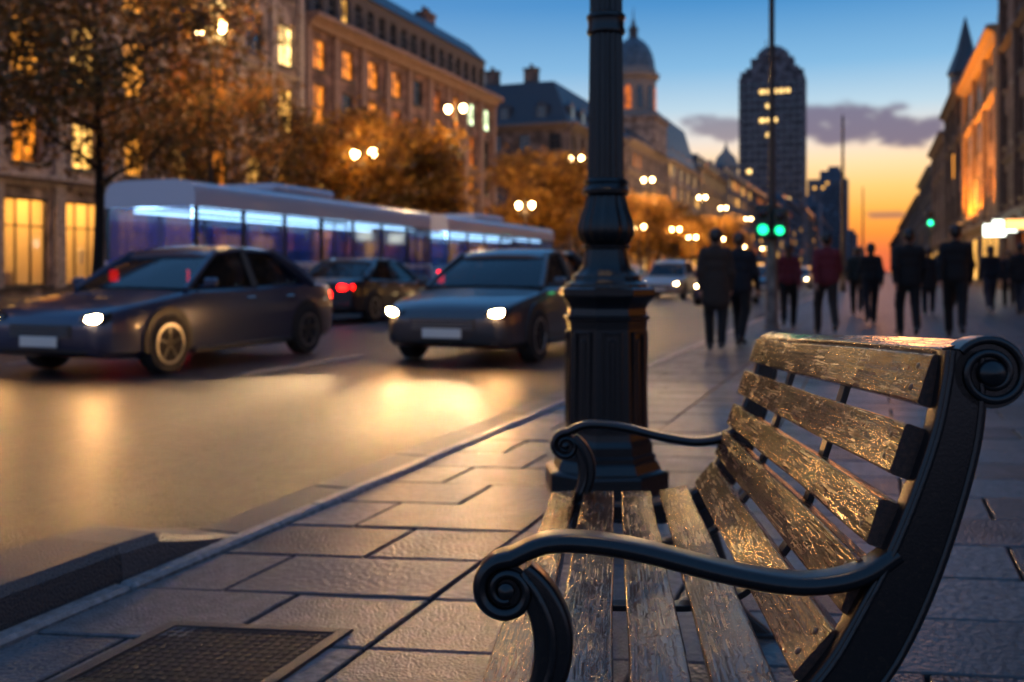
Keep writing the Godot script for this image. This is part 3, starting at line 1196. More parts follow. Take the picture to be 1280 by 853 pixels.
# a moulded band along a face
func band(b: Node3D, called: String, o: Vector3, ax: Vector3, out: Vector3, length: float, y: float, h: float, deep: float, m: Material, over := 0.0) -> void:
	var g := G.new()
	var xf := Transform3D(Basis(out, Vector3.UP, -ax), o - ax * over)
	g.prism(PackedVector2Array([Vector2(-0.1, y), Vector2(deep * 0.35, y), Vector2(deep * 0.45, y + h * 0.3), Vector2(deep * 0.8, y + h * 0.55), Vector2(deep, y + h * 0.6), Vector2(deep, y + h * 0.9), Vector2(deep * 0.9, y + h), Vector2(-0.1, y + h)]), -length - 2 * over, 0, xf)
	put(g, called, m, b)


func walls_behind(g: G, o: Vector3, ax: Vector3, out: Vector3, length: float, y0: float, y1: float, deep: float) -> void:
	var a := o + Vector3.UP * y0
	var c := o + Vector3.UP * y1
	var e := ax * length
	var d := -out * deep
	g.quad(a + d, a, c, c + d)
	g.quad(a + e, a + e + d, c + e + d, c + e)
	g.quad(a + e + d, a + d, c + d, c + e + d)
	g.quad(c, c + e, c + e + d, c + d)


# sloping roof over a rectangle
func mansard(b: Node3D, o: Vector3, ax: Vector3, out: Vector3, length: float, deep: float, y0: float, y1: float, inset: float, m: Material) -> MeshInstance3D:
	var g := G.new()
	var r0 := PackedVector3Array()
	var r1 := PackedVector3Array()
	var r2 := PackedVector3Array()
	for q in [[0, 0], [1, 0], [1, 1], [0, 1]]:
		var sx: float = q[0]
		var sd: float = q[1]
		r0.append(o + ax * (length * sx) - out * (deep * sd) + Vector3.UP * y0)
		r1.append(o + ax * (length * sx + inset * (1 - 2 * sx)) - out * (deep * sd + inset * (1 - 2 * sd)) + Vector3.UP * y1)
		r2.append(o + ax * (length * sx + (inset + 1.5) * (1 - 2 * sx)) - out * (deep * sd + (inset + 1.5) * (1 - 2 * sd)) + Vector3.UP * (y1 + 0.35))
	g.loft([r0, r1, r2])
	return put(g, "roof", m, b)


func dormer(b: Node3D, at: Vector3, ax: Vector3, out: Vector3, w: float, h: float, deep: float, lit: Material) -> void:
	var g := G.new()
	var xf := Transform3D(Basis(ax, Vector3.UP, out), at)
	g.prism(PackedVector2Array([Vector2(-w / 2, 0), Vector2(w / 2, 0), Vector2(w / 2, h), Vector2(w / 2 + 0.12, h), Vector2(0, h + 0.55), Vector2(-w / 2 - 0.12, h), Vector2(-w / 2, h)]), -deep, 0, xf)
	var d := put(g, "dormer", M.slate, b)
	var p := G.new()
	p.box(Vector3(0, h * 0.5, 0.015), Vector3(w * 0.66, h * 0.8, 0.03), 0.0, xf)
	put(p, "pane", lit, d)


func chimney(r: Node3D, at: Vector3, s: Vector3, m: Material) -> void:
	var g := G.new()
	g.box(at + Vector3(0, s.y / 2, 0), s)
	g.box(at + Vector3(0, s.y, 0), Vector3(s.x + 0.2, 0.25, s.z + 0.2))
	for k in 3:
		g.lathe([Vector2(0.16, 0), Vector2(0.13, 0.5)], 8, at + Vector3(0, s.y + 0.12, (k - 1) * s.z * 0.3))
	put(g, "chimney", m, r)


const LA := Vector3(0, 0, -1)   # along a house on the left side
const LO := Vector3(1, 0, 0)
const RA := Vector3(0, 0, 1)    # along a house on the right side
const RO := Vector3(-1, 0, 0)


func build_left_houses() -> void:
	# 1: sandstone house with shops
	rng.seed = 101
	var d0 := 6.4
	var b := thing("stone_house", "long sandstone house with lit shopfronts behind the trees at far left", "building", P(-32, 0, d0))
	var g := G.new()
	var len := 43.0
	var L: Array = M.lit
	var pick := {"3_11": L[4], "3_10": M.pane, "3_13": L[4], "2_13": L[2], "2_11": L[1], "3_8": L[1], "3_7": L[2], "2_8": L[2], "2_7": L[0], "2_9": L[0], "3_5": L[0], "1_13": L[0], "1_10": L[2], "1_9": L[0], "1_8": L[2], "1_11": L[1], "1_12": L[2], "4_13": M.pane, "3_12": M.pane, "4_9": L[2], "4_8": L[0], "2_6": L[0], "3_6": L[3], "4_10": L[4], "4_11": M.pane, "4_12": M.pane, "2_12": M.pane, "2_10": L[3], "3_9": L[0]}
	var shop := {}
	for k in 14:
		shop["0_%d" % k] = M.clear_glass if k in [7, 8, 9, 10] else M.lit_shop if k in [12, 5] else M.lit[1] if k % 2 else M.pane
	pick.merge(shop)
	facade(b, g, Vector3.ZERO, LA, LO, len, 14, [[0, 4.9, 0.5, 4.1, 2.25, 0.6, 0], [4.9, 8.3, 5.5, 7.5, 1.35, 0.5, 0], [8.3, 12.5, 9.1, 11.8, 1.5, 0.4, 0], [12.5, 16.4, 13.1, 15.5, 1.6, 0.4, 0], [16.4, 20.4, 17.1, 19.6, 1.5, 0.3, 0]], M.frame, pick)
	walls_behind(g, Vector3.ZERO, LA, LO, len, 0, 20.4, 14)
	put(g, "wall", M.sandstone, b)
	band(b, "shop_cornice", Vector3.ZERO, LA, LO, len, 4.55, 0.5, 0.55, M.sand_trim)
	band(b, "string_course", Vector3.ZERO, LA, LO, len, 8.2, 0.28, 0.25, M.sand_trim)
	band(b, "string_course", Vector3.ZERO, LA, LO, len, 12.35, 0.28, 0.25, M.sand_trim)
	band(b, "cornice", Vector3.ZERO, LA, LO, len, 20.1, 0.9, 0.9, M.sand_trim, 0.3)
	for k in 15:
		g = G.new()
		g.box(Vector3(0.12, 10.2, -len / 14.0 * k - (0.25 if k == 0 else (-0.25 if k == 14 else 0.0))), Vector3(0.26, 19.6, 0.5))
		put(g, "pilaster", M.sand_trim, b)
	for k in [7, 8, 9, 10]:
		shop_room(b, Vector3(-0.3, 0.05, -len / 14.0 * k), len / 14.0, k)
	for q in [[3.0, 3], [8.0, 11]]:
		g = G.new()
		g.prism(PackedVector2Array([Vector2(0, 4.0), Vector2(1.1, 3.4), Vector2(1.1, 3.28), Vector2(0, 3.7)]), 0, 2.3, Transform3D(Basis(), Vector3(0.02, 0, -len / 14.0 * (q[1] + 1) + 0.4)))
		put(g, "awning", M.brown_trim, b)
	mansard(b, Vector3(0, 0, 0), LA, LO, len, 14, 20.9, 24.0, 2.0, M.slate)

	# 2: brown house with an attic storey above the cornice
	rng.seed = 102
	b = thing("brown_house", "reddish brown stone house with orange lit windows and attic under mansard roof", "building", P(-32, 0, 49.75))
	g = G.new()
	len = 31.0
	pick = {"4_0": L[1], "4_1": L[1], "4_2": L[1], "4_3": L[1], "4_4": M.pane, "3_0": L[1], "3_1": M.pane, "3_2": L[1], "2_0": L[1], "2_1": M.pane, "4_5": L[3], "3_4": L[3], "2_3": L[1], "2_5": L[3], "4_7": M.lit_office, "4_8": M.lit_office, "3_7": L[3], "3_3": L[3], "1_2": M.lit_office, "1_1": M.lit_office, "1_3": L[2]}
	facade(b, g, Vector3.ZERO, LA, LO, len, 9, [[0, 4.4, 0.5, 3.8, 2.4, 0.8, 0], [4.4, 7.4, 5.0, 6.9, 1.4, 0.5, 0], [7.4, 9.8, 7.9, 9.4, 1.4, 0.25, 0], [9.8, 13.2, 10.1, 12.7, 1.5, 0.25, 1], [13.2, 16.2, 13.6, 15.5, 1.5, 0.25, 0]], M.frame, pick)
	walls_behind(g, Vector3.ZERO, LA, LO, len, 0, 16.2, 14)
	put(g, "wall", M.brownstone, b)
	band(b, "shop_cornice", Vector3.ZERO, LA, LO, len, 4.15, 0.4, 0.45, M.brown_trim)
	band(b, "string_course", Vector3.ZERO, LA, LO, len, 9.65, 0.25, 0.25, M.brown_trim)
	band(b, "cornice", Vector3.ZERO, LA, LO, len, 16.0, 0.8, 1.0, M.brown_trim, 0.0)
	for k in 10:
		g = G.new()
		g.box(Vector3(0.1, 8.2, -len / 9.0 * k + (-0.25 if k == 0 else (0.25 if k == 9 else 0.0))), Vector3(0.22, 15.6, 0.5))
		put(g, "pilaster", M.brown_trim, b)
	g = G.new()
	facade(b, g, Vector3(-0.8, 0, -0.3), LA, LO, len - 0.6, 18, [[16.8, 20.0, 17.2, 19.3, 1.0, 0.04, 1]], M.frame, {})
	walls_behind(g, Vector3(-0.8, 0, -0.3), LA, LO, len - 0.6, 16.8, 20.0, 12)
	put(g, "attic_wall", M.dark_trim, b)
	var r := mansard(b, Vector3(-0.6, 0, -0.2), LA, LO, len - 0.4, 12.4, 20.0, 21.4, 1.2, M.slate)
	for k in 6:
		chimney(r, Vector3(-3.0 - 2.0 * (k % 2), 20.8, -3.0 - k * 5.0), Vector3(1.0, 1.8, 1.6), M.brownstone)
	for k in 3:
		balcony(b, Vector3(0, 16.85, -5.2 - k * 6.9), LA, LO, 3.0)

	# 3: corner house with a tall slate roof, its end wall towards the camera
	rng.seed = 103
	b = thing("slate_roof_house", "corner house with tall dark slate roof left of the lamp post", "building", P(-32, 0, 104))
	g = G.new()
	var fl := [[0, 4.2, 0.5, 3.6, 2.2, 0.7, 0], [4.2, 7.6, 5.0, 7.0, 1.4, 0.2, 0], [7.6, 11.0, 8.4, 10.4, 1.4, 0.15, 0], [11.0, 14.4, 11.8, 13.8, 1.4, 0.12, 0], [14.4, 17.6, 15.0, 16.9, 1.4, 0.10, 0]]
	var ZA := Vector3(1, 0, 0)
	var ZO := Vector3(0, 0, 1)
	facade(b, g, Vector3.ZERO, LA, LO, 24, 7, fl, M.frame, {"3_1": L[1]})
	facade(b, g, Vector3(-22, 0, 0), ZA, ZO, 22, 6, fl, M.frame, {"4_5": M.pane, "3_5": L[1], "3_4": M.pane, "2_4": L[3], "3_2": L[0]})
	g.quad(Vector3(-22, 0, -24), Vector3(0, 0, -24), Vector3(0, 17.6, -24), Vector3(-22, 17.6, -24))
	g.quad(Vector3(-22, 0, 0), Vector3(-22, 0, -24), Vector3(-22, 17.6, -24), Vector3(-22, 17.6, 0))
	g.quad(Vector3(-22, 17.55, 0), Vector3(0, 17.55, 0), Vector3(0, 17.55, -24), Vector3(-22, 17.55, -24))
	put(g, "wall", M.dullstone, b)
	for q in [[4.0, 0.4, 0.4], [10.9, 0.25, 0.2], [14.3, 0.3, 0.6], [17.4, 0.7, 0.8]]:
		band(b, "cornice", Vector3.ZERO, LA, LO, 24, q[0], q[1], q[2], M.dull_trim)
		band(b, "cornice", Vector3(-22, 0, 0), ZA, ZO, 22, q[0], q[1], q[2], M.dull_trim)
	r = mansard(b, Vector3(-0.2, 0, -0.2), LA, LO, 23.6, 21.6, 18.1, 23.4, 2.6, M.slate)
	for k in 4:
		dormer(b, Vector3(-3.6 - k * 4.6, 18.3, -0.6), ZA, ZO, 1.5, 2.0, 1.6, M.pane)
	for k in 5:
		dormer(b, Vector3(-0.6, 18.3, -3.0 - k * 4.4), LA, LO, 1.5, 2.0, 1.6, M.pane if k != 2 else L[3])
	for k in 3:
		chimney(r, Vector3(-6.0 - k * 5.0, 23.5, -4.0), Vector3(1.6, 1.7, 1.0), M.dullstone)

	# 4: pale corner house under a dome
	rng.seed = 104
	b = thing("domed_house", "pale stone corner house crowned by a round dome with a spire", "building", P(-32, 0, 131))
	g = G.new()
	fl = [[0, 4.6, 0.6, 3.9, 2.2, 0.8, 0], [4.6, 8.2, 5.4, 7.5, 1.5, 0.25, 0], [8.2, 11.8, 9.0, 11.1, 1.5, 0.2, 0], [11.8, 15.4, 12.6, 14.7, 1.5, 0.25, 0], [15.4, 19.4, 16.2, 18.5, 1.5, 0.3, 0]]
	facade(b, g, Vector3.ZERO, LA, LO, 27, 8, fl, M.frame, {})
	facade(b, g, Vector3(-20, 0, 0), ZA, ZO, 20, 6, fl, M.frame, {})
	g.quad(Vector3(-20, 0, -27), Vector3(0, 0, -27), Vector3(0, 19.4, -27), Vector3(-20, 19.4, -27))
	g.quad(Vector3(-20, 19.35, 0), Vector3(0, 19.35, 0), Vector3(0, 19.35, -27), Vector3(-20, 19.35, -27))
	put(g, "wall", M.palestone, b)
	for q in [[4.3, 0.45, 0.5], [15.1, 0.3, 0.4], [19.1, 0.8, 0.9]]:
		band(b, "cornice", Vector3.ZERO, LA, LO, 27, q[0], q[1], q[2], M.pale_trim)
		band(b, "cornice", Vector3(-20, 0, 0), ZA, ZO, 20, q[0], q[1], q[2], M.pale_trim)
	# corner tower: square stage, round drum with arched lights, ribbed dome, lantern, spire
	var tc := Vector3(-3.6, 0, -19.0)
	g = G.new()
	g.box(tc + Vector3(0, 22.2, 0), Vector3(9.0, 5.4, 9.0))
	g.box(tc + Vector3(0, 25.0, 0), Vector3(9.7, 0.6, 9.7))
	put(g, "tower_stage", M.palestone, b)
	g = G.new()
	g.lathe([Vector2(4.1, 25.2), Vector2(4.1, 25.7), Vector2(3.6, 25.9), Vector2(3.6, 31.4), Vector2(4.1, 31.7), Vector2(4.2, 32.3), Vector2(3.7, 32.5), Vector2(3.6, 33.2)], 24, tc)
	var drum := put(g, "drum", M.pale_trim, b, 30.0)
	for k in 12:
		var an := TAU * k / 12.0
		g = G.new()
		var xf := Transform3D(Basis(Vector3(-sin(an), 0, cos(an)) * -1.0, Vector3.UP, Vector3(cos(an), 0, sin(an))), tc)
		g.prism(PackedVector2Array([Vector2(-0.5, 26.6), Vector2(0.5, 26.6), Vector2(0.5, 29.6), Vector2(0.32, 30.1), Vector2(0, 30.3), Vector2(-0.32, 30.1), Vector2(-0.5, 29.6)]), 3.45, 3.64, xf)
		put(g, "window", M.pane if k % 3 else L[3], drum)
	g = G.new()
	g.lathe([Vector2(3.5, 33.1), Vector2(3.42, 34.2), Vector2(3.1, 35.5), Vector2(2.5, 36.8), Vector2(1.6, 37.8), Vector2(0.8, 38.3), Vector2(0.6, 38.4)], 48, tc, 12, 0.05)
	var dm := put(g, "dome", M.dome, b, 50.0)
	g = G.new()
	g.lathe([Vector2(0.75, 38.3), Vector2(0.7, 39.5), Vector2(0.9, 39.6), Vector2(0.5, 40.2), Vector2(0.25, 40.7), Vector2(0.32, 41.0), Vector2(0.12, 41.3), Vector2(0.03, 43.4)], 12, tc)
	put(g, "spire", M.dark_trim, dm, 40.0)
	mansard(b, Vector3(-0.3, 0, -0.4), LA, LO, 13.2, 19, 19.9, 22.0, 2.0, M.slate)

	# 5: next house, slate mansard, then the row that runs on to the tower
	rng.seed = 105
	row_house("mansard_house", "tall pale house with steep dark slate roof right of the dome", P(-32, 0, 159.5), 31, 20.0, 28.5, M.palestone, M.pale_trim, true, 0.22)
	row_house("cream_house", "cream house glowing warm under its cornice beyond the slate roofs", P(-32, 0, 192), 36, 22.0, 25.0, M.ochre, M.ochre_trim, true, 0.35)
	row_house("small_domed_house", "pale house with a small round turret left of the tower", P(-32, 0, 229), 40, 24.0, 26.5, M.palestone, M.pale_trim, true, 0.3)
	row_house("grey_house", "grey stone house in front of the foot of the tower", P(-32, 0, 270), 50, 24.0, 27.0, M.greystone, M.dull_trim, true, 0.25)
	row_house("plain_house", "long plain pale house right of the tower's foot", P(-32, 0, 321), 70, 25.0, 27.0, M.palestone, M.pale_trim, true, 0.2)
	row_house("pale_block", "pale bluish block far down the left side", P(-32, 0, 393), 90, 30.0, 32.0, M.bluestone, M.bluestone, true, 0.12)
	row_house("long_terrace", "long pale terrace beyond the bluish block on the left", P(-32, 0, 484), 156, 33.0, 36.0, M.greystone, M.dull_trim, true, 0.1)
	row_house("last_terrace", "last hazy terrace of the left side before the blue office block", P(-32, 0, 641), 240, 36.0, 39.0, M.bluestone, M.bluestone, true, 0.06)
	# a turret on the small domed house
	var sd := get_node("small_domed_house") as Node3D
	g = G.new()
	g.lathe([Vector2(3.0, 24), Vector2(3.0, 27.5), Vector2(3.4, 27.8), Vector2(3.2, 28.6), Vector2(2.4, 30.6), Vector2(1.0, 32.0), Vector2(0.3, 33.5), Vector2(0.05, 35)], 16, Vector3(-3.2, 0, -22))
	put(g, "turret", M.pale_trim, sd, 40.0)


func balcony(b: Node3D, at: Vector3, ax: Vector3, out: Vector3, w: float) -> void:
	var xf := Transform3D(Basis(ax, Vector3.UP, out), at)
	var g := G.new()
	g.box(Vector3(0, -0.1, 0.45), Vector3(w, 0.16, 1.0), 0.0, xf)
	var f := put(g, "balcony", M.brown_trim, b)
	g = G.new()
	g.box(Vector3(0, 0.95, 0.9), Vector3(w, 0.06, 0.06), 0.0, xf)
	for k in 13:
		g.box(Vector3(-w / 2 + 0.05 + k * (w - 0.1) / 12.0, 0.46, 0.9), Vector3(0.035, 0.96, 0.035), 0.0, xf)
	put(g, "railing", M.rail, f)


# houses far down the street, where windows merge: openings are cut as strips of panes, lit ones are parts
func row_house(called: String, label: String, at: Vector3, len: float, wall_h: float, roof_h: float, m: Material, trim: Material, left: bool, lit: float) -> void:
	var b := thing(called, label, "building", at)
	var ax := LA if left else RA
	var out := LO if left else RO
	var o := Vector3.ZERO if left else Vector3(0, 0, -len)
	var g := G.new()
	g.box(o + ax * len / 2 + Vector3.UP * wall_h / 2 - out * 7, Vector3(14, wall_h, len))
	put(g, "wall", m, b)
	var panes := G.new()
	var floors := int((wall_h - 4.5) / 3.6)
	var fh := (wall_h - 5.2) / floors
	var bays := int(len / 3.4)
	var xf := Transform3D(Basis(ax, Vector3.UP, out), o)
	for i in bays:
		var x := (i + 0.5) * len / bays
		for f in floors:
			var y := 5.2 + f * fh
			if rng.randf() < lit:
				g = G.new()
				g.box(Vector3(x, y + fh * 0.55, 0.02), Vector3(1.5, fh * 0.55, 0.05), 0.0, xf)
				put(g, "window", M.lit[rng.randi() % 4], b)
			else:
				panes.box(Vector3(x, y + fh * 0.55, 0.02), Vector3(1.5, fh * 0.55, 0.05), 0.0, xf)
		g = G.new()
		g.box(Vector3(x, 2.1, 0.03), Vector3(2.3, 3.2, 0.06), 0.0, xf)
		put(g, "shop_window", M.lit_shop if rng.randf() < 0.6 else (M.lit[4] if rng.randf() < 0.3 else M.pane), b)
	var p := put(panes, "windows", M.pane, b)
	p.set_meta("kind", "stuff")
	for q in [[4.2, 0.5, 0.5], [wall_h - fh - 0.3, 0.35, 0.35], [wall_h - 0.6, 0.8, 0.9]]:
		band(b, "cornice", o, ax, out, len, q[0], q[1], q[2], trim)
	for k in int(len / 6.8) + 1:
		g = G.new()
		g.box(Vector3(0.4 + k * (len - 0.8) / int(len / 6.8), wall_h / 2 + 2, 0.15), Vector3(0.7, wall_h - 5.0, 0.3), 0.0, xf)
		put(g, "pilaster", trim, b)
	var r := mansard(b, o - out * 0.2 + ax * 0.2, ax, out, len - 0.4, 13.6, wall_h + 0.2, roof_h, 2.2, M.slate)
	for k in int(len / 5.0):
		dormer(b, o + ax * (2.5 + k * 5.0) - out * 0.7 + Vector3.UP * (wall_h + 0.2), ax, out, 1.5, minf(2.2, roof_h - wall_h - 0.6), 1.8, M.pane if rng.randf() > 0.15 else M.lit[3])
	for k in 3:
		chimney(r, o + ax * (len * (0.2 + 0.3 * k)) - out * 5.0 + Vector3.UP * (roof_h - 0.3), Vector3(1.0, 1.8, 1.8), m)


# a lit room behind a shop window: walls, ceiling panel, shelves with goods, a counter
func shop_room(b: Node3D, at: Vector3, w: float, seed_: int) -> void:
	rng.seed = 900 + seed_
	var g := G.new()
	var x0 := -3.0
	var z0 := -0.06
	var z1 := -w + 0.06
	var a := [Vector3(0, 0, z0), Vector3(x0, 0, z0), Vector3(x0, 0, z1), Vector3(0, 0, z1)]
	var t := [Vector3(0, 4.4, z0), Vector3(x0, 4.4, z0), Vector3(x0, 4.4, z1), Vector3(0, 4.4, z1)]
	for k in 3:
		g.quad(a[k], a[k + 1], t[k + 1], t[k])
	g.quad(a[0], a[1], a[2], a[3])
	g.quad(t[0], t[1], t[2], t[3])
	var r := put(g, "shop_interior", M.shop_wall, b)
	r.position = at
	g = G.new()
	g.box(Vector3(-1.5, 4.3, -w / 2), Vector3(1.6, 0.08, w - 1.0))
	put(g, "ceiling_light", M.shop_light, r)
	for k in 3:
		g = G.new()
		g.box(Vector3(x0 + 0.25, 0.8 + k * 0.75, -w / 2), Vector3(0.4, 0.05, w - 0.4))
		put(g, "shelf", M.shelf, r)
		for i in 6:
			var h := rng.randf_range(0.2, 0.55)
			g = G.new()
			g.box(Vector3(x0 + 0.28, 0.825 + k * 0.75 + h / 2, -0.45 - i * (w - 0.8) / 6.0), Vector3(0.25, h, rng.randf_range(0.15, 0.38)))
			put(g, "goods", M.goods[rng.randi() % 4], r)
	g = G.new()
	g.box(Vector3(-1.4, 0.5, -w * rng.randf_range(0.35, 0.65)), Vector3(0.5, 1.0, 1.2), 0.03)
	put(g, "counter", M.shelf, r)
	# dressmaker's stand in the window
	g = G.new()
	g.lathe([Vector2(0.2, 0), Vector2(0.03, 0.04), Vector2(0.03, 1.0), Vector2(0.17, 1.1), Vector2(0.13, 1.35), Vector2(0.19, 1.6), Vector2(0.06, 1.72), Vector2(0.05, 1.82), Vector2(0.01, 1.84)], 14, Vector3(-0.5, 0.35, -w * (0.3 if seed_ % 2 else 0.68)))
	put(g, "display_stand", M.goods[rng.randi() % 4], r, 40.0)
	var l := AreaLight3D.new()
	l.name = "ceiling_glow"
	l.area_size = Vector2(1.4, w - 1.2)
	l.light_color = Color(1.0, 0.76, 0.42)
	l.light_energy = 2.2
	l.shadow_enabled = true
	r.add_child(l)
	l.transform = Transform3D(Basis(Vector3.RIGHT, -PI / 2), Vector3(-1.5, 4.24, -w / 2))


func build_tower() -> void:
	rng.seed = 120
	var b := thing("office_tower", "tall dark tower block with a stepped rounded crown above the street", "building", P(-47.5, 0, 500))
	var w := 32.0
	var g := G.new()
	g.box(Vector3(0, 50, -8.5), Vector3(w, 100, 17))
	put(g, "shaft", M.tower, b)
	g = G.new()
	g.box(Vector3(0, 102.5, -8.5), Vector3(26, 5, 14))
	put(g, "upper_stage", M.tower, b)
	g = G.new()
	g.box(Vector3(0, 107.5, -8.5), Vector3(21, 5, 12))
	put(g, "upper_stage", M.tower, b)
	g = G.new()
	g.lathe([Vector2(8.2, 110), Vector2(8.0, 113), Vector2(6.6, 114.6), Vector2(4.4, 116.2), Vector2(1.2, 117.2)], 12, Vector3(0, 0, -8.5))
	put(g, "crown", M.tower, b, 30.0)
	for k in 2:
		g = G.new()
		g.box(Vector3(-13.4 + 26.8 * k, 101.5, -3.5), Vector3(4, 3, 6))
		put(g, "corner_turret", M.tower, b)
	g = G.new()
	g.box(Vector3(-3.4, 118, -8.5), Vector3(0.4, 5, 0.4))
	put(g, "antenna", M.tower, b)
	var pan := G.new()
	for f in 26:
		for k in 10:
			var y := 4.5 + f * 3.66
			var x := -14.2 + k * 3.15
			var on: bool = (f == 24 and k in [3, 4, 5, 6, 7]) or (f == 22 and k in [4]) or (f == 20 and k in [3, 4, 5]) or (f == 18 and k == 4) or (f == 9 and k == 7) or (f == 13 and k == 1) or (f == 4 and k == 8)
			if on:
				g = G.new()
				g.box(Vector3(x, y, 0.1), Vector3(2.3, 2.0, 0.3))
				put(g, "window", M.lit[4], b)
			else:
				pan.box(Vector3(x, y, 0.1), Vector3(1.9, 2.0, 0.3))
	var p := put(pan, "windows", M.pane, b)
	p.set_meta("kind", "stuff")
	for k in 11:
		g = G.new()
		g.box(Vector3(-15.75 + k * 3.15, 50, 0.35), Vector3(0.7, 100, 0.7))
		put(g, "pier", M.tower, b)
	# far blue block and the low block before it
	var t := thing("blue_block", "far dark blue office block at the end of the street", "building", P(-37, 0, 900))
	g = G.new()
	g.box(Vector3(0, 42, -20), Vector3(34, 84, 40))
	g.box(Vector3(3, 88, -20), Vector3(20, 8, 24))
	g.box(Vector3(5, 94, -20), Vector3(10, 5, 12))
	put(g, "wall", M.bluestone, t)
	pan = G.new()
	for f in 20:
		for k in 9:
			if rng.randf() < 0.8:
				pan.box(Vector3(-14.5 + k * 3.6, 6 + f * 3.9, 0.1), Vector3(2.4, 2.3, 0.4))
			elif rng.randf() < 0.35:
				g = G.new()
				g.box(Vector3(-14.5 + k * 3.6, 6 + f * 3.9, 0.1), Vector3(2.4, 2.3, 0.4))
				put(g, "window", M.lit[2], t)
	p = put(pan, "windows", M.pane, t)
	p.set_meta("kind", "stuff")
	for q in [[-66.0, 640.0, 30.0, 46.0, "grey_block", "pale grey block between the tower and the blue block"], [-22.0, 980.0, 18.0, 38.0, "distant_block", "low distant block right of the blue office block"], [-14.0, 1150.0, 14.0, 26.0, "horizon_block", "smallest distant block where the street meets the sunset"]]:
		t = thing(q[4], q[5], "building", P(q[0] + (20.0 if q[4] == "grey_block" else 0.0), 0, q[1]))
		g = G.new()
		g.box(Vector3(0, q[3] / 2, -12), Vector3(q[2], q[3], 24))
		g.box(Vector3(q[2] * 0.1, q[3] + 2, -12), Vector3(q[2] * 0.5, 4, 14))
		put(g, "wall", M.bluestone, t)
		pan = G.new()
		for f in int(q[3] / 4.2):
			for k in int(q[2] / 4.0):
				pan.box(Vector3(-q[2] / 2 + 2 + k * 4.0, 3 + f * 4.2, 0.1), Vector3(2.6, 2.2, 0.4))
		p = put(pan, "windows", M.pane, t)
		p.set_meta("kind", "stuff")


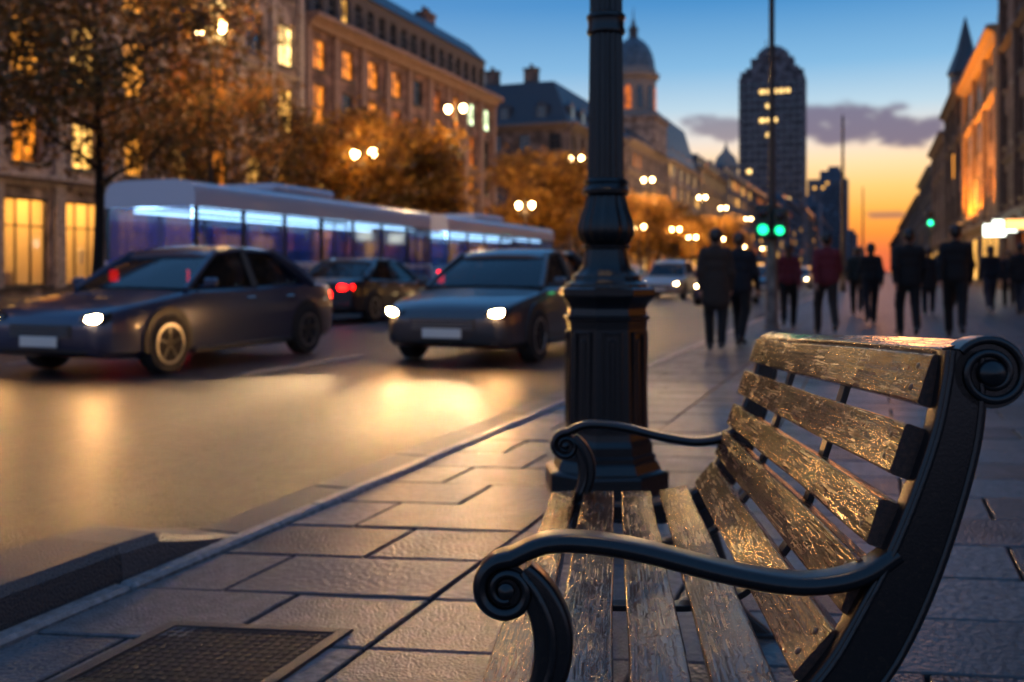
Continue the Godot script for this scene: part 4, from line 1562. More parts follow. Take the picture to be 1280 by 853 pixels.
func build_right_houses() -> void:
	rng.seed = 130
	# 1: tall dark house at the right edge
	var b := thing("dark_house", "tall dark stone house with shop signs at the right edge", "building", P(8, 0, 8))
	var g := G.new()
	var len := 62.0
	facade(b, g, Vector3(0, 0, -len), RA, RO, len, 18, [[0, 4.6, 0.3, 3.4, 2.4, 0.75, 0], [4.6, 8.2, 5.4, 7.5, 1.5, 0.12, 0], [8.2, 11.8, 9.0, 11.1, 1.5, 0.08, 0], [11.8, 15.4, 12.6, 14.7, 1.5, 0.06, 0], [15.4, 19.0, 16.2, 18.3, 1.5, 0.05, 0], [19.0, 22.6, 19.8, 21.9, 1.5, 0.05, 0]], M.frame, {})
	walls_behind(g, Vector3(0, 0, -len), RA, RO, len, 0, 22.6, 14)
	put(g, "wall", M.darkstone, b)
	for q in [[4.3, 0.45, 0.5], [8.0, 0.25, 0.2], [15.2, 0.3, 0.35], [18.8, 0.3, 0.3], [22.3, 0.9, 0.9]]:
		band(b, "cornice", Vector3(0, 0, -len), RA, RO, len, q[0], q[1], q[2], M.dark_trim)
	for k in 10:
		g = G.new()
		g.box(Vector3(-0.13, 11.0, -0.4 - k * (len - 0.8) / 9.0), Vector3(0.28, 21.0, 0.6))
		put(g, "pilaster", M.dark_trim, b)
	# lit sign boxes over the shops, standing out from the wall
	for q in [[67.5, 3.7, 2.6, 0.85, 0], [62.5, 3.75, 2.2, 0.8, 0], [57.0, 3.6, 1.6, 0.6, 1]]:
		var s := thing("shop_sign", ["bright white lit sign box over a shop, nearest the floodlit house", "bright white lit sign box over a shop at the right edge", "orange lit sign box over a shop beyond the right edge"][[67.5, 62.5, 57.0].find(q[0])], "sign", P(8, q[1], q[0]), 0.0, "lit signs over the shops")
		g = G.new()
		g.box(Vector3(-0.75, 0, 0), Vector3(1.35, q[3], 0.26), 0.02)
		put(g, "box", M.black_plastic, s)
		for z in [0.135, -0.135]:
			g = G.new()
			g.box(Vector3(-0.75, 0, z), Vector3(1.25, q[3] - 0.1, 0.02))
			put(g, "lit_face", M.lit_sign if q[4] == 0 else M.lit_sign_warm, s)
		g = G.new()
		g.box(Vector3(-0.05, 0, 0), Vector3(0.1, 0.3, 0.1))
		put(g, "bracket", M.rail, s)
	# 2: floodlit ochre house
	rng.seed = 131
	row_house("floodlit_house", "ochre house front washed by golden floodlights on the right", P(8, 0, 71), 25, 17.4, 20.5, M.ochre, M.ochre_trim, false, 0.12)
	var fl := get_node("floodlit_house") as Node3D
	for k in 4:
		var z := -3.0 - k * 6.4
		g = G.new()
		g.box(Vector3(-1.2, 4.95, z), Vector3(0.4, 0.16, 0.5), 0.02)
		g.box(Vector3(-0.6, 4.85, z), Vector3(1.2, 0.08, 0.1))
		var f := put(g, "floodlight", M.rail, fl)
		g = G.new()
		g.box(Vector3(-1.2, 5.05, z), Vector3(0.32, 0.03, 0.42))
		put(g, "lamp_glass", M.lit_sign_warm, f)
		var l := SpotLight3D.new()
		l.name = "floodlight_beam"
		l.light_color = Color(1.0, 0.58, 0.16)
		l.light_energy = 190.0
		l.light_size = 0.15
		l.spot_range = 60.0
		l.spot_attenuation = 2.0
		l.spot_angle = 62.0
		l.shadow_enabled = true
		f.add_child(l)
		l.transform = Transform3D(Basis.looking_at(Vector3(0.5, 2.0, 0), Vector3(0, 0, 1)), Vector3(-1.25, 5.1, z))
	row_house("spired_house", "dark gabled house with a pointed roof beyond the floodlit front", P(8, 0, 97), 22, 18.5, 23.5, M.darkstone, M.dark_trim, false, 0.1)
	var sp := get_node("spired_house") as Node3D
	g = G.new()
	g.lathe([Vector2(1.6, 18), Vector2(1.6, 22.5), Vector2(1.9, 22.8), Vector2(0.9, 25.5), Vector2(0.08, 29)], 8, Vector3(1.6, 0, -19))
	put(g, "spire", M.slate, sp)
	row_house("slim_house", "grey house further on, right side of the street", P(8, 0, 120), 24, 17.0, 19.5, M.greystone, M.dull_trim, false, 0.15)
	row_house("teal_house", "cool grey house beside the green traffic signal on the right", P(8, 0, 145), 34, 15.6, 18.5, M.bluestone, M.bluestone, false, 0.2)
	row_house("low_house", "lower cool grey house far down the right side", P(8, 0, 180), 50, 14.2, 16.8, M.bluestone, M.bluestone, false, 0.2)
	row_house("farther_house", "small grey house second from the far end, right side", P(8, 0, 231), 80, 14.0, 16.5, M.greystone, M.dull_trim, false, 0.15)
	row_house("farthest_house", "last dark house at the far right end of the street", P(8, 0, 312), 150, 13.0, 15.5, M.darkstone, M.dark_trim, false, 0.15)


# ---------------------------------------------------------------- trees
func tree_meshes(key: String, seed_: int, height: float, spread: float, low: float, leaves: int, leaf: float, palette: Array) -> Dictionary:
	if cache.has(key):
		return cache[key]
	rng.seed = seed_
	var wood := G.new()
	var tips := []
	var trunk := []
	var rad := []
	var lean := Vector2(rng.randf_range(-0.2, 0.2), rng.randf_range(-0.2, 0.2))
	for k in 9:
		var f := k / 8.0
		trunk.append(Vector3(lean.x * f * f + 0.08 * sin(f * 5.0), height * 0.93 * f, lean.y * f * f + 0.08 * cos(f * 4.0)))
		rad.append(lerpf(0.19, 0.03, pow(f, 0.8)) + 0.08 * maxf(0.0, 0.08 - f))
	wood.tube(trunk, rad, 9)
	var limbs := 17
	for i in limbs:
		var f := lerpf(low, 0.9, float(i) / (limbs - 1))
		var h := height * f
		var p0: Vector3 = trunk[int(f / 0.93 * 8.0)].lerp(trunk[mini(int(f / 0.93 * 8.0) + 1, 8)], fmod(f / 0.93 * 8.0, 1.0))
		p0.y = h
		var an := i * 2.4 + rng.randf_range(-0.4, 0.4)
		var reach := spread * sin(PI * clampf((f - low + 0.16) / (1.16 - low), 0.06, 1.0) * 0.92) * rng.randf_range(0.75, 1.08)
		var dir := Vector3(cos(an), 0, sin(an))
		var pts := []
		var rr := []
		for k in 6:
			var q := k / 5.0
			pts.append(p0 + dir * reach * q + Vector3(rng.randf_range(-0.1, 0.1), reach * (0.55 * q - 0.12 * q * q), rng.randf_range(-0.1, 0.1)) * 1.0)
			rr.append(lerpf(0.075, 0.012, q) * (1.2 - 0.6 * f))
			if k >= 2:
				tips.append([pts[k], 0.45 + 0.55 * q])
		wood.tube(pts, rr, 6)
		for s in 3:
			var a: Vector3 = pts[2 + s]
			var e := a + (dir.rotated(Vector3.UP, rng.randf_range(-1.2, 1.2)) * rng.randf_range(0.5, 1.0) + Vector3(0, rng.randf_range(0.1, 0.6), 0)) * spread * 0.34
			wood.tube([a, a.lerp(e, 0.5) + Vector3(0, 0.05, 0), e], [0.025, 0.016, 0.006], 5)
			tips.append([e, 1.0])
			tips.append([a.lerp(e, 0.6), 0.8])
	tips.append([trunk[8], 1.0])
	var crown := G.new()
	for i in leaves:
		var tip: Array = tips[rng.randi() % tips.size()]
		var sp := spread * 0.17
		var c: Vector3 = tip[0] + Vector3(rng.randfn(0, sp), rng.randfn(0, sp * 0.62), rng.randfn(0, sp))
		var n := Vector3(rng.randfn(), rng.randfn() + 0.7, rng.randfn()).normalized()
		var a := n.cross(Vector3(rng.randfn(), rng.randfn(), rng.randfn())).normalized()
		var b := n.cross(a)
		var s := leaf * rng.randf_range(0.6, 1.25)
		var tone: Color = palette[rng.randi() % palette.size()] * rng.randf_range(0.7, 1.25)
		tone.a = 1.0
		# a leaf spray: pointed five-sided blade folded along its rib
		var fold := n * s * 0.12
		var p := [c - a * s * 0.5, c + b * s * 0.30 + fold, c + a * s * 0.6, c - b * s * 0.30 + fold]
		crown.tri(p[0], p[1], p[2])
		crown.tri(p[0], p[2], p[3])
		for k in 6:
			crown.col.append(tone)
	cache[key] = {"wood": wood.mesh(60.0), "crown": crown.mesh()}
	return cache[key]


func tree(called: String, label: String, at: Vector3, turn: float, key: Dictionary, leaf: Material, size := 1.0, group := "trees along the far pavement") -> void:
	var t := thing(called, label, "tree", at, turn, group)
	t.scale = Vector3(size, size, size)
	put_mesh(key.wood, "trunk", M.bark, t)
	put_mesh(key.crown, "crown", leaf, t)


func build_trees() -> void:
	var dark := [Color(0.13, 0.085, 0.022), Color(0.18, 0.095, 0.022), Color(0.25, 0.11, 0.024), Color(0.10, 0.075, 0.02), Color(0.34, 0.15, 0.028)]
	var gold := [Color(0.36, 0.17, 0.022), Color(0.28, 0.12, 0.018), Color(0.42, 0.22, 0.03), Color(0.20, 0.10, 0.018)]
	var big := tree_meshes("tree_big", 301, 10.6, 4.6, 0.34, 15000, 0.21, dark)
	var mid := tree_meshes("tree_mid", 302, 8.8, 3.5, 0.34, 9000, 0.22, dark)
	var g1 := tree_meshes("tree_gold", 303, 7.4, 3.0, 0.30, 6500, 0.34, gold)
	var g2 := tree_meshes("tree_gold2", 304, 7.0, 2.8, 0.34, 6000, 0.36, gold)
	tree("plane_tree", "large brown leaved tree with dark trunk at far left", P(-21, 0.07, 21.8), 0.4, big, M.leaf_dark)
	tree("plane_tree", "brown leaved tree, second from the left edge", P(-21.6, 0.07, 28.6), 1.9, mid, M.leaf_dark, 0.86)
	tree("plane_tree", "large brown leaved tree cut off by the left edge", P(-23.0, 0.07, 15.6), 2.9, mid, M.leaf_dark, 0.95)
	var gl := ["golden tree before the brown house, left of the tall lamp", "golden tree before the brown house, right of the tall lamp", "golden tree left of the lamp post's urn", "golden tree just right of the lamp post", "second golden tree right of the lamp post", "third golden tree right of the lamp post", "fourth golden tree right of the lamp post", "fifth golden tree right of the lamp post", "sixth golden tree right of the lamp post", "seventh golden tree right of the lamp post"]
	var ds := [36.8, 43.5, 62.0, 82.0, 92.0, 102.0, 114.0, 128.0, 144.0, 162.0]
	for k in ds.size():
		tree("golden_tree", gl[k], P(-21.2 - 0.5 * (k % 2), 0.07, ds[k]), k * 1.3, g1 if k % 2 == 0 else g2, M.leaf_gold, 1.0 + 0.08 * (k % 3), "golden trees along the far pavement")


# ---------------------------------------------------------------- street lamps, masts, signals
func street_lamp(label: String, at: Vector3, h: float, light: bool, energy := 34.0) -> void:
	var t := thing("street_lamp", label, "street lamp", at, 0.0, "street lamps along the far pavement")
	var g := G.new()
	g.lathe([Vector2(0.22, 0), Vector2(0.22, 0.5), Vector2(0.14, 0.7), Vector2(0.10, 1.0), Vector2(0.06, h - 0.5), Vector2(0.09, h - 0.4), Vector2(0.05, h - 0.3), Vector2(0.03, h + 0.25)], 10)
	put(g, "pole", M.lamp_pole, t, 40.0)
	for s in [-1.0, 1.0]:
		g = G.new()
		g.tube([Vector3(0, h - 0.6, 0), Vector3(s * 0.28, h - 0.55, 0), Vector3(s * 0.42, h - 0.35, 0), Vector3(s * 0.42, h - 0.22, 0)], [0.035, 0.03, 0.03, 0.05], 7)
		var arm := put(g, "arm", M.lamp_pole, t, 50.0)
		g = G.new()
		g.lathe([Vector2(0.06, -0.20), Vector2(0.13, -0.11), Vector2(0.165, 0.0), Vector2(0.13, 0.12), Vector2(0.04, 0.165)], 14, Vector3(s * 0.42, h, 0))
		put(g, "lamp_globe", M.globe, arm, 60.0)
	if light:
		for s in [-1.0, 1.0]:
			var l := OmniLight3D.new()
			l.name = numbered(t, "globe_light")
			l.light_color = Color(1.0, 0.78, 0.52)
			l.light_energy = energy
			l.light_size = 0.15
			l.omni_range = 90.0
			l.omni_attenuation = 2.0
			l.shadow_enabled = true
			t.add_child(l)
			l.position = Vector3(s * 0.42, h, 0)


func build_lamps() -> void:
	var lab := ["tall double globe street lamp in front of the sandstone house's lit window", "tall double globe street lamp before the brown house's end", "tall double globe street lamp left of the black lamp post", "tall double globe street lamp below the dome", "tall double globe street lamp below the mansard house", "tall double globe street lamp farther right of the mansard house", "small tall-poled double globe lamp near the tower's foot", "farthest double globe street lamp in the row"]
	var at := [[25.6, 8.9], [45.1, 9.4], [66.5, 9.2], [90.3, 9.8], [121.6, 10.4], [140.0, 10.2], [170.0, 10.2], [205.0, 10.2]]
	for k in at.size():
		street_lamp(lab[k], P(-20, 0.07, at[k][0]), at[k][1], true, [20.0, 28.0, 32.0, 36.0, 30.0, 30.0, 30.0, 30.0][k])
	street_lamp("short double globe street lamp among the golden leaves", P(-20, 0.07, 35.6), 6.0, true, 7.0)
	var sl := ["short double globe lamp below the slate roofed house", "short double globe lamp just right of the lamp post's urn", "short double globe lamp among the golden trees below the dome", "short double globe lamp left of the walking couple", "short double globe lamp above the walking couple", "short double globe lamp between the couple and the traffic mast", "short double globe lamp right behind the traffic mast", "farthest short double globe lamp"]
	var sd := [54.0, 76.0, 84.0, 101.0, 111.0, 133.0, 156.0, 190.0]
	for k in sd.size():
		street_lamp(sl[k], P(-19.4, 0.07, sd[k]), 5.0 + 0.5 * (k % 2), true, 12.0)
	# slim dark masts along the near kerb
	var ml := ["slim dark mast standing far down the near pavement", "thinnest dark mast, farther down the near pavement"]
	for k in 2:
		var d: float = [56.0, 104.0][k]
		var t := thing("mast", ml[k], "mast", P([-1.5, -0.85][k], 0, d), 0.0, "slim masts along the near pavement")
		var g := G.new()
		g.lathe([Vector2(0.2, 0), Vector2(0.2, 0.3), Vector2(0.13, 0.5), Vector2(0.12, 1.2), Vector2(0.06, 9.6), Vector2(0.01, 9.8)], 12)
		put(g, "pole", M.lamp_pole, t, 40.0)
		g = G.new()
		g.lathe([Vector2(0.16, 1.2), Vector2(0.17, 1.28), Vector2(0.12, 1.34)], 12)
		put(g, "collar", M.lamp_pole, t, 40.0)
	traffic_signal("tall dark mast with twin green traffic signals on a pale foot", P(-1.76, 0, 18.6), true)
	traffic_signal("slim mast with one green traffic signal on the right pavement", P(4.4, 0, 84.0), false)


func traffic_signal(label: String, at: Vector3, twin: bool) -> void:
	var t := thing("traffic_signal", label, "traffic signal", at)
	var g := G.new()
	var y := 1.86 if twin else 5.0
	if twin:
		g.lathe([Vector2(0.15, 0), Vector2(0.15, 0.05), Vector2(0.115, 0.12), Vector2(0.105, 1.62), Vector2(0.12, 1.66), Vector2(0.08, 1.7)], 16)
		put(g, "foot", M.mast_foot, t, 40.0)
		g = G.new()
		g.lathe([Vector2(0.09, 1.66), Vector2(0.12, 1.72), Vector2(0.12, 2.1), Vector2(0.10, 2.3), Vector2(0.065, 2.55), Vector2(0.055, 4.0), Vector2(0.05, 9.6), Vector2(0.01, 9.7)], 14)
		put(g, "mast", M.lamp_pole, t, 40.0)
	else:
		g.lathe([Vector2(0.12, 0), Vector2(0.10, 0.3), Vector2(0.07, 0.4), Vector2(0.06, y + 0.6), Vector2(0.01, y + 0.65)], 12)
		put(g, "mast", M.lamp_pole, t, 40.0)
	var spots := [[-0.13, 0.0, 0.30], [0.17, -0.02, 0.26]] if twin else [[0.0, 0.0, 0.6]]
	for q in spots:
		var w: float = q[2]
		g = G.new()
		g.box(Vector3(q[0], y + q[1] + w * 0.55, 0.16), Vector3(w, w * 2.1, 0.22), 0.03)
		var box := put(g, "signal_head", M.signal_box, t, 30.0)
		var lenses := [[0.1, M.green_light], [1.1, M.lens_off]]
		for e in lenses:
			g = G.new()
			var rings := []
			for r in [[0.30, 0.0], [0.30, 0.03], [0.2, 0.05], [0.004, 0.06]]:
				var ring := PackedVector3Array()
				for k in 16:
					ring.append(Vector3(q[0] + cos(TAU * k / 16.0) * r[0] * w, y + q[1] + (e[0] - 0.08) * w + sin(TAU * k / 16.0) * r[0] * w, 0.27 + r[1]))
				rings.append(ring)
			g.loft(rings)
			put(g, "lens" if e[0] > 0.5 else "green_light", e[1], box, 40.0)
		g = G.new()
		g.ribbon(spiral(Vector2(q[0], y + q[1] + 0.02 * w), w * 0.36, w * 0.36, -0.2, 0.56, 14), [0.008], 0.27, 0.27 + w * 0.55, 0.002)
		put(g, "visor", M.signal_box, box)
	var l := OmniLight3D.new()
	l.name = "signal_glow"
	l.light_color = Color(0.10, 1.0, 0.66)
	l.light_energy = 0.008 if twin else 0.4
	l.light_size = 0.08
	l.shadow_enabled = true
	t.add_child(l)
	l.position = Vector3(-0.1 if twin else 0.0, y, 0.5)


# ---------------------------------------------------------------- cars: local -z is the front
func ring_of(w: float, yb: float, yt: float, z: float, tuck := 0.9) -> PackedVector3Array:
	var r := PackedVector3Array()
	var m := (yb + yt) * 0.5
	for q in [[0.0, yb], [w * 0.9, yb], [w * 0.985, yb + 0.07], [w, m], [w * 0.985, lerpf(m, yt, 0.55)], [w * 0.95, yt - 0.035], [w * tuck, yt], [w * 0.45, yt + 0.02], [0.0, yt + 0.028]]:
		r.append(Vector3(q[0], q[1], z))
	for k in range(7, 0, -1):
		r.append(Vector3(-r[k].x, r[k].y, z))
	return r


func car_meshes(kind: int) -> Dictionary:
	var key := "car%d" % kind
	if cache.has(key):
		return cache[key]
	var d := {}
	var tall := 1.0 if kind == 0 else 1.12
	var rear := 2.2 if kind == 0 else 2.05
	var g := G.new()
	var st := [[-2.28, 0.62, 0.34, 0.58], [-2.22, 0.74, 0.25, 0.66], [-2.08, 0.82, 0.21, 0.72], [-1.8, 0.87, 0.2, 0.78], [-1.3, 0.89, 0.2, 0.85], [-0.9, 0.9, 0.2, 0.91], [0.0, 0.9, 0.2, 0.92], [1.0, 0.9, 0.2, 0.95], [rear - 0.5, 0.885, 0.2, 0.97], [rear - 0.15, 0.85, 0.22, 0.95], [rear, 0.78, 0.32, 0.86]]
	var rings := []
	for s in st:
		rings.append(ring_of(s[1], s[2], s[3] * (1.0 if kind == 0 else 1.05), s[0]))
	g.loft(rings)
	d.body = g.mesh(38.0)
	var rf := rear - 0.62 if kind == 0 else rear - 0.1
	var gl := [[-1.0, 0.80, 0.80, 0.90, 0.93], [-0.25, 0.80, 0.60, 0.90, 1.36 * tall], [0.15, 0.80, 0.60, 0.91, 1.41 * tall], [rf - 0.7, 0.79, 0.59, 0.93, 1.40 * tall], [rf, 0.76, 0.72, 0.95, 0.99]]
	rings = []
	for s in gl:
		var r := PackedVector3Array()
		for q in [[s[1], s[3]], [lerpf(s[1], s[2], 0.5), lerpf(s[3], s[4], 0.5)], [s[2], s[4]], [0.0, s[4] + 0.015], [-s[2], s[4]], [-lerpf(s[1], s[2], 0.5), lerpf(s[3], s[4], 0.5)], [-s[1], s[3]]]:
			r.append(Vector3(q[0], q[1], s[0]))
		rings.append(r)
	g = G.new()
	g.loft(rings)
	d.glass = g.mesh(25.0)
	g = G.new()
	rings = []
	for s in [[-0.36, 0.56, 1.325], [-0.2, 0.60, 1.385], [0.15, 0.62, 1.425], [rf - 0.75, 0.61, 1.415], [rf - 0.55, 0.57, 1.35]]:
		var r := PackedVector3Array()
		for q in [[s[1] + 0.03, s[2] * tall - 0.055], [s[1] + 0.012, s[2] * tall - 0.012], [s[1] * 0.7, s[2] * tall + 0.018], [0.0, s[2] * tall + 0.028], [-s[1] * 0.7, s[2] * tall + 0.018], [-s[1] - 0.012, s[2] * tall - 0.012], [-s[1] - 0.03, s[2] * tall - 0.055]]:
			r.append(Vector3(q[0], q[1], s[0]))
		rings.append(r)
	g.loft(rings)
	d.roof = g.mesh(50.0)
	g = G.new()
	g.tube([Vector3(0.805, 0.91, -1.0), Vector3(0.72, 1.15, -0.62), Vector3(0.615, 1.36 * tall, -0.25)], [0.04, 0.035, 0.035], 6)
	d.pillar_a = g.mesh(50.0)
	g = G.new()
	g.tube([Vector3(0.81, 0.92, 0.3), Vector3(0.615, 1.39 * tall, 0.28)], [0.045, 0.04], 6)
	d.pillar_b = g.mesh(50.0)
	g = G.new()
	g.tube([Vector3(0.62, 1.39 * tall, rf - 0.7), Vector3(0.74, 1.18, rf - 0.35), Vector3(0.79, 0.95, rf + 0.02)], [0.05, 0.08, 0.09], 6)
	d.pillar_c = g.mesh(50.0)
	# tyre, rim, arch
	g = G.new()
	rings = []
	for q in [[0.20, -0.1], [0.31, -0.1], [0.33, -0.07], [0.33, 0.07], [0.31, 0.1], [0.20, 0.1]]:
		var r := PackedVector3Array()
		for k in 24:
			r.append(Vector3(q[1], cos(TAU * k / 24.0) * q[0], sin(TAU * k / 24.0) * q[0]))
		rings.append(r)
	g.loft(rings)
	d.tyre = g.mesh(40.0)
	g = G.new()
	for k in 5:
		var a := TAU * k / 5.0
		g.box(Vector3(0.085, 0.12, 0), Vector3(0.03, 0.22, 0.055), 0.008, Transform3D(Basis(Vector3.RIGHT, a), Vector3.ZERO))
	rings = []
	for q in [[0.20, 0.09], [0.225, 0.1], [0.225, 0.106], [0.195, 0.106], [0.19, 0.08]]:
		var r := PackedVector3Array()
		for k in 24:
			r.append(Vector3(q[1], cos(TAU * k / 24.0) * q[0], sin(TAU * k / 24.0) * q[0]))
		rings.append(r)
	g.loft(rings)
	d.rim = g.mesh()
	g = G.new()
	rings = []
	for q in [[0.385, -0.1], [0.385, 0.012], [0.355, 0.02], [0.02, 0.02]]:
		var r := PackedVector3Array()
		for k in 24:
			r.append(Vector3(q[1], maxf(cos(TAU * k / 24.0) * q[0], -0.12), sin(TAU * k / 24.0) * q[0]))
		rings.append(r)
	g.loft(rings)
	d.arch = g.mesh(30.0)
	# head and tail lamps
	g = G.new()
	rings = []
	for q in [[0.0, 1.0], [0.06, 0.98], [0.09, 0.7]]:
		var r := PackedVector3Array()
		for p in [[-0.16, -0.035], [-0.06, -0.065], [0.1, -0.06], [0.17, -0.01], [0.17, 0.06], [0.05, 0.065], [-0.14, 0.03]]:
			r.append(Vector3(p[0] * q[1], p[1] * q[1], -q[0]))
		rings.append(r)
	g.loft(rings)
	d.lamp = g.mesh(30.0)
	g = G.new()
	g.box(Vector3.ZERO, Vector3(0.36, 0.13, 0.12), 0.03)
	d.tail = g.mesh(40.0)
	cache[key] = d
	return d


func car(label: String, at: Vector3, towards_us: bool, paint: Color, kind := 0, shine := 0.0, group := "cars in the traffic") -> Node3D:
	var d := car_meshes(kind)
	var t := thing("car", label, "car", at, PI if towards_us else 0.0, group)
	var key := "paint%s" % paint
	if not cache.has(key):
		var m := mat(paint, 0.3, 0.25)
		m.clearcoat_enabled = true
		m.clearcoat = 0.8
		m.clearcoat_roughness = 0.06
		cache[key] = m
	var pm: Material = cache[key]
	var rear := 2.2 if kind == 0 else 2.05
	put_mesh(d.body, "body", pm, t)
	put_mesh(d.glass, "windows", M.car_glass, t)
	if shine > 0.0 or at.z > -45.0:
		for sx in [-0.37, 0.37]:
			for sz in [0.15, 1.0]:
				var sg := G.new()
				sg.box(Vector3(sx, 1.02, sz), Vector3(0.46, 0.30, 0.14), 0.04)
				sg.box(Vector3(sx, 1.24, sz + 0.02), Vector3(0.24, 0.14, 0.10), 0.03)
				put(sg, "seat", M.black_plastic, t, 40.0)
		var dash := G.new()
		dash.box(Vector3(0, 0.95, -0.62), Vector3(1.3, 0.10, 0.35), 0.04)
		put(dash, "dashboard", M.black_plastic, t)
	put_mesh(d.roof, "roof", pm, t)
	for s in [-1.0, 1.0]:
		for p in ["pillar_a", "pillar_b", "pillar_c"]:
			var o := put_mesh(d[p], "pillar", pm if p != "pillar_b" else M.black_plastic, t)
			o.scale = Vector3(s, 1, 1)
		for z in [-1.38, rear - 0.82]:
			var w := put_mesh(d.tyre, "tyre", M.tyre, t)
			w.transform = Transform3D(Basis(Vector3.UP, 0.0 if s > 0 else PI), Vector3(s * 0.815, 0.33, z))
			put_mesh(d.rim, "rim", M.rim, w)
			var a := put_mesh(d.arch, "wheel_arch", M.black_plastic, t)
			a.transform = Transform3D(Basis(Vector3.UP, 0.0 if s > 0 else PI), Vector3(s * 0.885, 0.36, z))
		var hl := put_mesh(d.lamp, "headlight", M.glass_dark, t)
		hl.transform = Transform3D(Basis(Vector3.UP, -0.28 * s) * Basis.from_scale(Vector3(s, 1, 1)), Vector3(s * 0.64, 0.635, -2.17))
		var bulb := put_mesh(d.lamp, "bulb", M.headlight if shine > 0.0 else M.headlight_far, hl)
		bulb.transform = Transform3D(Basis.from_scale(Vector3(0.62, 0.78, 1.0)), Vector3(0.01, 0, -0.012))
		var tl := put_mesh(d.tail, "taillight", M.taillight, t)
		tl.transform = Transform3D(Basis(Vector3.UP, 0.3 * s), Vector3(s * 0.63, 0.78, rear - 0.045))
		var g := G.new()
		g.box(Vector3(s * 0.98, 0.99, -0.78), Vector3(0.17, 0.12, 0.10), 0.03)
		g.box(Vector3(s * 0.87, 0.95, -0.77), Vector3(0.14, 0.03, 0.05), 0.01)
		put(g, "mirror", pm, t, 40.0)
		for z in [-0.1, 0.75]:
			g = G.new()
			g.box(Vector3(s * 0.902, 0.80, z + 0.2), Vector3(0.03, 0.028, 0.17), 0.008)
			put(g, "door_handle", M.chrome, t)
		g = G.new()
		g.box(Vector3(s * 0.80, 0.23, 0.05), Vector3(0.2, 0.07, 2.0), 0.02)
		put(g, "sill", M.black_plastic, t)
		if shine > 0.0:
			var l := SpotLight3D.new()
			l.name = numbered(t, "headlight_beam")
			l.light_color = Color(1.0, 0.82, 0.58)
			l.light_energy = shine
			l.light_size = 0.09
			l.spot_range = 120.0
			l.spot_attenuation = 2.0
			l.spot_angle = 27.0
			l.spot_angle_attenuation = 1.0
			l.shadow_enabled = true
			t.add_child(l)
			l.transform = Transform3D(Basis.looking_at(Vector3(0.12 + s * 0.05, -0.085, -1.0)), Vector3(s * 0.64, 0.635, -2.36))
	var g2 := G.new()
	g2.box(Vector3(0, 0.50, -2.245), Vector3(0.86, 0.15, 0.10), 0.02)
	var gr := put(g2, "grille", M.black_plastic, t)
	for k in 4:
		g2 = G.new()
		g2.box(Vector3(0, 0.445 + k * 0.036, -2.30), Vector3(0.8, 0.010, 0.012))
		put(g2, "bar", M.chrome, gr)
	g2 = G.new()
	g2.box(Vector3(0, 0.31, -2.2), Vector3(1.2, 0.11, 0.12), 0.03)
	put(g2, "air_intake", M.black_plastic, t)
	for z in [-2.305, rear + 0.005]:
		g2 = G.new()
		g2.box(Vector3(0, 0.39 if z < 0 else 0.62, z), Vector3(0.50, 0.11, 0.02), 0.004)
		put(g2, "number_plate", M.plate, t)
	g2 = G.new()
	g2.box(Vector3(0, 0.40, rear - 0.03), Vector3(1.5, 0.12, 0.12), 0.04)
	put(g2, "bumper", M.black_plastic, t, 40.0)
	return t


